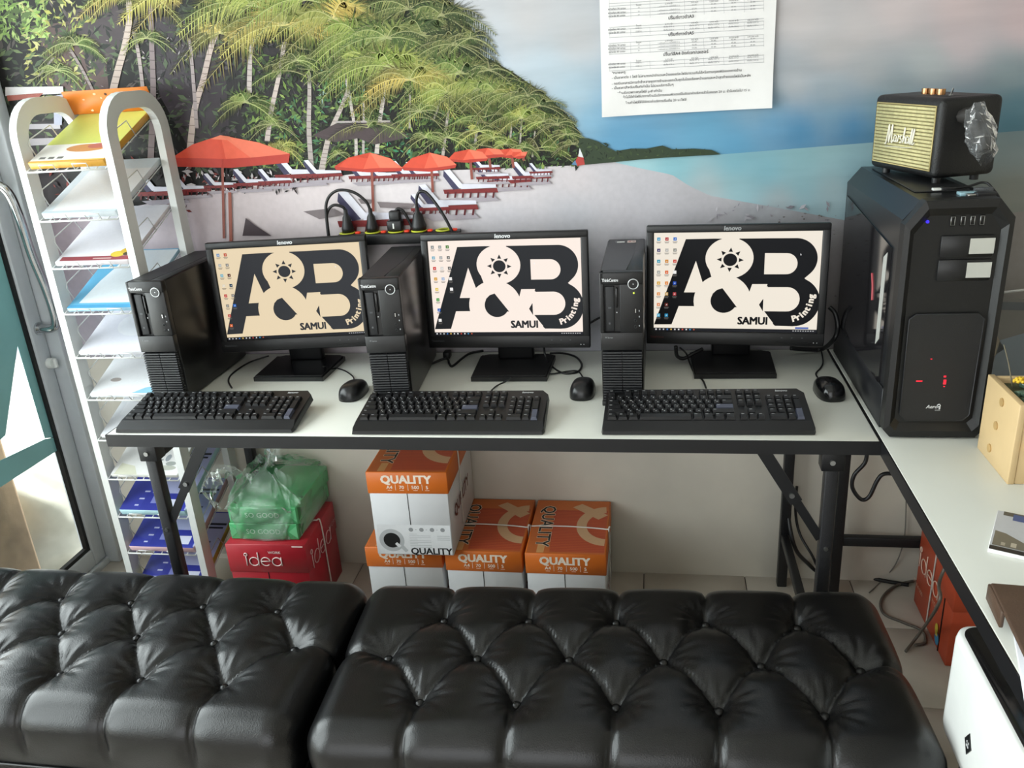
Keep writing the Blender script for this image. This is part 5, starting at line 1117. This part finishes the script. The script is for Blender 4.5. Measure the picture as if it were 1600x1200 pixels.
# ------------------------------------------------------------------ cartons of copy paper
ORG = pm('orange_carton', '#cf6a1f', .5, var=.05, scale=12); CART = pm('white_carton', '#d3d4d6', .55, var=.04, scale=10); STRAP = pm('clear_white_strap', '#cfcac2', .3)
def carton(label, x, y, z, w, d, h, rot=0., full=False):
    t = thing('paper_carton', label, 'carton', (x, y, z), (0, 0, rot), 'cartons of copy paper')
    lh = .066
    MB().rbox((.003, .003, 0), (w-.003, d-.003, h-.004), .002, 1).build('carton_body', CART, t)
    MB().rbox((0, 0, h-lh), (w, d, h), .002, 1).build('carton_lid', ORG, t)
    MB().box((w*.48, .0022, .095 if full else .002), (w*.488, .0031, h-lh)).build('flap_seam', GASKET, t)
    q = MB(); W_ = '#ecdccb'
    q.text('QUALITY', (w*.49, -.0006, h-.023), (1, 0, 0), (0, 0, 1), .034, W_, bold=.045); 
    for u, s in ((.28, 'A4'), (.43, '70'), (.60, '500'), (.745, '5')):
        q.text(s, (w*u, -.0006, h-.046), (1, 0, 0), (0, 0, 1), .0145, W_, bold=.02); q.box((w*u-.006, -.0007, h-.0555), (w*u+.006, -.0004, h-.0545), W_)
    for u in (.355, .51, .685): q.box((w*u-.0006, -.0007, h-.055), (w*u+.0006, -.0004, h-.036), W_)
    zt = h+.0004
    q.poly([(.004, .004, zt), (w-.004, .004, zt), (w-.004, d-.004, zt), (.004, d-.004, zt)], '#c2672f')
    q.poly([(w*.30, .012, zt+5e-5), (w-.006, .012, zt+5e-5), (w-.006, d*.8, zt+5e-5), (w*.26, d*.8, zt+5e-5)], '#b1492c')
    # diagonal weave of the print
    for k in range(26): y0 = .016+k*(d*.78-.016)/26; q.poly([(w*.30, y0, zt+8e-5), (w-.006, y0, zt+8e-5), (w-.006, y0+.0022, zt+8e-5), (w*.30, y0+.0022, zt+8e-5)], '#c05a30')
    # big letter mark, running off the edge
    cx, cy = w*.98, d*.52
    for a0, a1 in ((95, 268),):
        aa = [math.radians(a) for a in np.linspace(a0, a1, 22)]; ro, ri = d*.36, d*.24
        for a, b in zip(aa, aa[1:]): q.poly([(min(w-.005, cx+ri*.82*math.cos(a)), cy+ri*math.sin(a), zt+1.2e-4), (min(w-.005, cx+ro*.82*math.cos(a)), cy+ro*math.sin(a), zt+1.2e-4), (min(w-.005, cx+ro*.82*math.cos(b)), cy+ro*math.sin(b), zt+1.2e-4), (min(w-.005, cx+ri*.82*math.cos(b)), cy+ri*math.sin(b), zt+1.2e-4)], '#c9a27c')
    q.poly([(w*.50, d*.86, zt+1.5e-4), (w*.62, d*.93, zt+1.5e-4), (w*.98, d*.72, zt+1.5e-4), (w*.86, d*.63, zt+1.5e-4)], '#c9a27c')
    q.text('QUALITY', (w*.185, d*.50, zt+2e-4), (0, -1, 0), (1, 0, 0), .062 if d > .37 else .055, '#d9c3ac', bold=.05); q.text('QUALITY', (w*.185, d*.50, zt+2.6e-4), (0, -1, 0), (1, 0, 0), .062 if d > .37 else .055, '#15120f', bold=.012)
    q.poly([(w*.14, .006, zt+1e-4), (w*.23, .006, zt+1e-4), (w*.23, .055, zt+1e-4), (w*.14, .055, zt+1e-4)], '#d19a62')
    # right side lettering
    q.text('QUALITY', (w+.0005, d*.45, h*.42), (0, 1, 0), (0, 0, 1), .05, '#5e2418', bold=.03)
    if full:
        yq = .0016
        q.poly([(.012, yq, .004), (w-.006, yq, .004), (w-.006, yq, .098), (.012, yq, .098)], '#dcdddf')
        cx, cz = .050, .048
        ring = [(cx+.036*math.cos(a), yq-1e-4, cz+.036*math.sin(a)) for a in np.linspace(0, 2*PI, 31)[:-1]]; q.poly(ring, '#b3b5b7'); q.poly([(cx+.018, yq-1.5e-4, cz-.016), (cx+.026, yq-1.5e-4, cz-.008), (cx+.044, yq-1.5e-4, cz-.032), (cx+.036, yq-1.5e-4, cz-.039)], '#b3b5b7')
        q.poly([(cx+.024*math.cos(a), yq-2e-4, cz+.024*math.sin(a)) for a in np.linspace(0, 2*PI, 31)[:-1]], '#0d0d0e'); q.poly([(cx+.008, yq-3e-4, cz-.012), (cx+.014, yq-3e-4, cz-.006), (cx+.026, yq-3e-4, cz-.018), (cx+.018, yq-3e-4, cz-.024)], '#dcdddf')
        q.text('QUALITY', (w*.71, yq-2e-4, .013), (1, 0, 0), (0, 0, 1), .029, '#111113', bold=.03, sp=.98)
        for k in range(4):
            x = w*.48+k*.030; q.poly([(x+.0065*math.cos(a), yq-2e-4, .083+.0065*math.sin(a)) for a in np.linspace(0, 2*PI, 15)[:-1]], '#8f9193')
            if k < 3: q.box((x+.012, yq-3e-4, .0825), (x+.016, yq-1e-4, .0835), '#77797b')
        for k in range(9): q.box((w*.45, yq-3e-4, .068-k*.0052), (w*(.72 if k % 3 else .55), yq-1e-4, .0695-k*.0052), '#b9bbbd')
        for k in range(3): q.box((w*.80, yq-3e-4, .062-k*.006), (w*.96, yq-1e-4, .0645-k*.006), '#c3c5c7')
    q.build('carton_print', INK, t, kind='stuff')
    ys = d*.46
    MB().tube([(.0, ys, h*.5), (-.002, ys, h-.004), (.006, ys+.002, h+.003), (w*.5, ys+.004, h+.0035), (w-.006, ys-.006, h+.003), (w+.002, ys-.01, h-.006), (w+.001, ys-.012, .02)], .0022, 6).build('packing_strap', STRAP, t)
    return t
carton('orange lidded paper carton at the bottom left, another carton standing on it', -.395, .292, 0, .226, .300, .262, math.radians(1.5))
carton('orange lidded paper carton in the middle of the bottom row', -.158, .290, 0, .222, .302, .260)
carton('orange lidded paper carton at the right end of the bottom row', .073, .288, 0, .226, .302, .261)
carton('orange lidded paper carton on top of the row, with a black Q label', -.345, .252, .264, .226, .335, .262, math.radians(1.2), True)

# ------------------------------------------------------------------ red and orange cartons lettered idea
def idea(mb, o, xd, yd, s, col, r=.0022):
    o = Vector(o); xd = Vector(xd); yd = Vector(yd)
    def T(pts, closed=False): mb.tube([o+xd*(x*s)+yd*(y*s) for x, y in pts], r, 6, col, curve=0, closed=closed)
    def circ(cx, cy, rr, a0=0, a1=360): return [(cx+rr*math.cos(math.radians(a)), cy+rr*math.sin(math.radians(a))) for a in np.linspace(a0, a1, 22)]
    T([(.05, .9), (.05, 0)]); T(circ(.05, 1.12, .14)[:-1], True)
    T(circ(.75, .42, .42)[:-1], True); T([(1.17, 1.35), (1.17, 0)])
    T([(1.42, .45), (2.22, .45)]+circ(1.82, .42, .42, 0, 310)); T(circ(2.86, .42, .42)[:-1], True); T([(3.28, .86), (3.28, 0)])
REDC = pm('red_carton', '#a81c2a', .45, var=.06); ORC = pm('orange_red_carton', '#b8492a', .45, var=.06)
rb = thing('red_carton', 'red lettered carton under the table with green reams on top', 'carton', (-.823, .288, 0), (0, 0, math.radians(2)))
MB().rbox((0, 0, 0), (.243, .252, .19), .002, 1).build('carton_body', REDC, rb); MB().rbox((-.002, -.003, .165), (.246, .255, .262), .002, 1).build('carton_lid', REDC, rb)
MB().box((.115, -.0008, .002), (.1175, .002, .164)).build('flap_seam', GASKET, rb)
q = MB(); idea(q, (.056, -.0046, .19), (1, 0, 0), (0, 0, 1), .0335, '#ecd9d6', .0016)
q.text('WORK', (.148, -.0046, .235), (1, 0, 0), (0, 0, 1), .0125, '#ecd9d6', bold=.01)
idea(q, (.2472, .03, .16), (0, 1, 0), (0, -.0, 1), .05, '#c9a3a3', .0016); q.text('WORK', (.2470, .222, .20), (0, 1, 0), (0, 0, 1), .022, '#c9a3a3'); q.box((.205, -.0045, .2535), (.238, -.003, .2575), '#e0c4c0')
q.build('carton_print', INK, rb, kind='stuff')
MB().tube([(.22, .13, .2645), (.235, .13, .266), (.2475, .132, .255), (.248, .136, .10), (.247, .14, .01)], .0024, 6).build('packing_strap', STRAP, rb)
GRN = pm('green_ream_wrap', '#52ad70', .35, var=.08, scale=15)
for k, lab in enumerate(('lower green wrapped paper ream on the red carton', 'upper green wrapped paper ream on the red carton')):
    t = thing('paper_ream', lab, 'paper ream', (-.815+.004*k, .312+.003*k, .2635+k*.0535), (0, 0, math.radians(1.2)), 'green paper reams')
    MB().rbox((0, 0, 0), (.212, .272 if k else .268, .053), .003, 2).build('ream_wrap', GRN, t)
    q = MB(); q.text('SO GOOD', (.105, -.0008, .026), (1, 0, 0), (0, 0, 1), .023, '#c4e6cd', bold=.012)
    for sx in (0, 1):
        a = .212*sx; s_ = -1 if sx else 1
        q.poly([(a+s_*.002, -.0006, .048), (a+s_*.028, -.0006, .027), (a+s_*.002, -.0006, .006)], '#6fbf88')
    for pts in ([(.2126, .01, .05), (.2126, .05, .027), (.2126, .01, .004)],): q.poly(pts, '#2f7d48')
    q.build('ream_print', INKG, t, kind='stuff')
# the clear carrier bag round the reams
bg = thing('plastic_bag', 'crumpled clear plastic carrier bag round the green reams', 'bag', (-.710, .448, .262), (0, 0, math.radians(1.2)))
V = []; F = []; nu, nv = 64, 34; rbg = np.random.RandomState(4); phs = rbg.uniform(0, 6.28, 24)
def bagpt(i, j):
    a = 2*PI*i/nu; v = j/nv; c, s = math.cos(a), math.sin(a); e = .28
    hx2, hy2 = .109, .138
    X = hx2*math.copysign(abs(c)**e, c); Y = hy2*math.copysign(abs(s)**e, s)
    H = .115
    if v < .55: Z = H*v/.55+.002; k = 1.02
    else:
        u = (v-.55)/.45; k = 1.02-.62*u**1.1; Z = H+.085*u*(1-.25*u)
        X = X*k-.02*u; Y = Y*k-.0*u
    amp = .006 if v < .5 else .014
    nse = math.sin(7*a+9*v+phs[0])+.7*math.sin(13*a-15*v+phs[1])+.5*math.sin(23*a+21*v+phs[2])+.4*math.sin(31*a-33*v+phs[3])
    X += c*amp*nse*.5; Y += s*amp*nse*.5
    if v >= .5: Z += .010*math.sin(5*a+11*v+phs[4])+.007*math.sin(11*a+17*v+phs[5])
    return (X, Y, max(Z, .003))
for j in range(nv+1):
    for i in range(nu): V.append(bagpt(i, j))
F = [(j*nu+i, j*nu+(i+1) % nu, (j+1)*nu+(i+1) % nu, (j+1)*nu+i) for j in range(nv) for i in range(nu)]
BAG = clear_mat('clear_bag_film', (.97, .99, .97), .22, .13, .9, 38, .16, (.85, .95, .88))
MB().add(V, F, smooth=False).build('bag_film', BAG, bg)
def strip(name, pts, w, seed):
    r_ = random.Random(seed); P = catmull(pts, 7); V = []; n = len(P); m = 7
    for i, p in enumerate(P):
        for k in range(m):
            u = k/(m-1)-.5; V.append((p.x+u*w*math.cos(i*.25+seed)+r_.uniform(-.003, .003), p.y+u*w*math.sin(i*.25+seed)+r_.uniform(-.003, .003), p.z+.012*math.sin(k*2.1+i*.6)+r_.uniform(-.002, .002)))
    MB().add(V, [(i*m+k, i*m+k+1, (i+1)*m+k+1, (i+1)*m+k) for i in range(n-1) for k in range(m-1)], smooth=False).build(name, BAG, bg)
strip('bag_handle', [(-.02, -.02, .18), (0, .0, .22), (.03, .03, .27), (.04, .05, .30), (.05, .06, .32)], .07, 1)
strip('bag_handle', [(-.05, -.06, .16), (-.08, -.09, .20), (-.12, -.12, .215), (-.14, -.135, .17), (-.135, -.14, .12)], .06, 2)

ob = thing('orange_carton', 'orange red lettered carton on the floor under the right table', 'carton', (1.175, .22, 0))
MB().rbox((.002, .002, 0), (.22, .288, .2), .002, 1).build('carton_body', ORC, ob); MB().rbox((0, 0, .17), (.222, .29, .275), .002, 1).build('carton_lid', ORC, ob)
q = MB(); idea(q, (-.0016, .27, .13), (0, -1, 0), (0, 0, 1), .05, '#e6cbb8', .0016)
for k, (y, z, c_, r1, r2) in enumerate(((.085, .055, '#c9b13a', .012, .016), (.075, .03, '#3a7fa8', .016, .018), (.082, .042, '#d0b848', .009, .008))): q.poly([(-.0008-k*1e-4, y+r1*math.cos(a), z+r2*math.sin(a)) for a in np.linspace(0, 2*PI, 13)[:-1]], c_)
q.text('WORK', (-.0008, .12, .105), (0, -1, 0), (0, 0, 1), .018, '#d8a58c'); q.text('70 A4 500', (-.0008, .26, .065), (0, -1, 0), (0, 0, 1), .02, '#d8a58c')
q.build('carton_print', INK, ob, kind='stuff')
MB().box((-.0006, .06, .002), (.003, .063, .168)).build('flap_seam', GASKET, ob)
MB().tube([(.02, .15, .277), (.002, .15, .277), (-.002, .15, .26), (-.002, .155, .1), (-.001, .16, .012)], .0022, 6).build('packing_strap', STRAP, ob)

# ------------------------------------------------------------------ loose cords
def tz(px, py, dz=.003): return at(px, py, 2, TOPZ+dz)
cord('keyboard_cable', [tz(420, 556, .012), tz(390, 566), tz(365, 582), tz(357, 594), tz(362, 606, .02)], .0024, 'black cord curving from behind the first monitor to the left keyboard')
cord('mouse_cord', [tz(505, 573, .02), tz(520, 574), tz(538, 579), tz(551, 588), tz(553, 594, .012)], .002, 'thin black cord of the left mouse')
cord('keyboard_cable', [tz(800, 590, .018), tz(788, 597), tz(776, 603), tz(768, 610, .025)], .0022, 'black cord running under the middle monitor to its keyboard')
cord('mouse_cord', [tz(835, 578), tz(860, 584), tz(888, 580), tz(903, 580), tz(911, 590, .012)], .002, 'thin black cord of the middle mouse')
cord('monitor_cord', [at(850, 541, 1, .47), at(852, 555, 1, .45), tz(862, 572), tz(880, 583), tz(902, 581), tz(909, 570), tz(900, 558), tz(880, 552), tz(860, 552, .02)], .003, 'black cord looping on the table right of the middle monitor')
cord('adapter_cord', [tz(675, 568), tz(697, 560, .01), tz(702, 568), tz(707, 572, .004), tz(722, 560), tz(735, 552), tz(755, 548)], .0034, 'tangled black cord between the middle computer and its monitor stand')
ad_ = tz(699, 560, 0); tag(MB().rbox((ad_[0]-.010, ad_[1]-.012, TOPZ+.0005), (ad_[0]+.010, ad_[1]+.018, TOPZ+.022), .004).build('cable_ferrite', CORD), 'small black ferrite block on the cord beside the middle computer', 'cable block')
cord('keyboard_cable', [at(1062, 543, 1, .47), at(1072, 552, 1, .46), tz(1078, 568), tz(1085, 582), tz(1098, 594), tz(1103, 606, .025)], .0024, 'black cord running past the right monitor stand to its keyboard')
cord('monitor_cord', [tz(1056, 541, .06), tz(1058, 556, .03), tz(1068, 560, .02), tz(1082, 553, .03), tz(1098, 545, .04)], .005, 'thick black plugs bunched under the right monitor')
cord('mouse_cord', [tz(1283, 546), tz(1286, 565), tz(1282, 575), tz(1275, 583), tz(1278, 590), tz(1287, 596, .012)], .002, 'thin black cord of the right mouse')
cord('video_cable', [at(1296, 480, 1, .50), at(1305, 490, 1, .49), at(1309, 512, 1, .48), at(1303, 530, 1, .47), tz(1285, 545, .012), tz(1262, 546, .012), tz(1235, 544, .02)], .006, 'thick black video cable bending round the right monitor to the tower case')
cord('wall_cable', [at(922, 505, 1, .57), at(930, 500, 1, .575), at(942, 494, 1, .58)], .003, 'short black cable behind the right-hand computer')
def fz(px, py, dz=.005): return at(px, py, 2, dz)
cord('floor_cable', [at(1228, 780, 1, .585), fz(1240, 850, .17), fz(1262, 880, .06), fz(1290, 900), fz(1330, 892), fz(1370, 905), fz(1420, 914)], .006, 'thick black cable running along the skirting to the orange carton')
cord('floor_cable', [fz(1440, 905), fz(1400, 915), fz(1378, 935), fz(1380, 958), fz(1410, 972), fz(1440, 985), fz(1446, 1003), fz(1430, 1008)], .004, 'grey brown cable looping on the tiles beside the bench', pm('grey_brown_cord', '#5d564e', .5))
cord('hanging_cable', [(1.215-.04, .05, .715), at(1475, 890, 0, 1.1), at(1468, 940, 0, 1.05), fz(1440, 985, .05), fz(1415, 1018)], .004, 'dark cable hanging from the right table in front of the orange carton', pm('grey_brown_cord', '#5d564e', .5))
cord('hanging_cable', [at(1355, 700, 1, .42), at(1352, 722, 1, .42), at(1335, 742, 1, .42), at(1332, 762, 1, .42), at(1345, 780, 1, .42), at(1358, 776, 1, .42), at(1370, 752, 1, .42), at(1380, 741, 1, .42), at(1398, 741, 1, .42), at(1420, 748, 1, .42)], .0055, 'black cable hanging in an S between the two tables')
cord('grey_wire', [at(1416, 780, 1, .59), at(1413, 840, 1, .59), at(1400, 880, 1, .59), fz(1380, 905), fz(1358, 926)], .0018, 'thin grey wire running down the wall to the tiles', pm('grey_wire_skin', '#77736c', .5))
cord('black_wire', [at(1245, 760, 1, .57), at(1243, 800, 1, .57), at(1250, 835, 1, .55), at(1270, 870, 1, .5), at(1280, 895, 1, .45)], .004, 'black wire slung behind the right legs of the computer table')
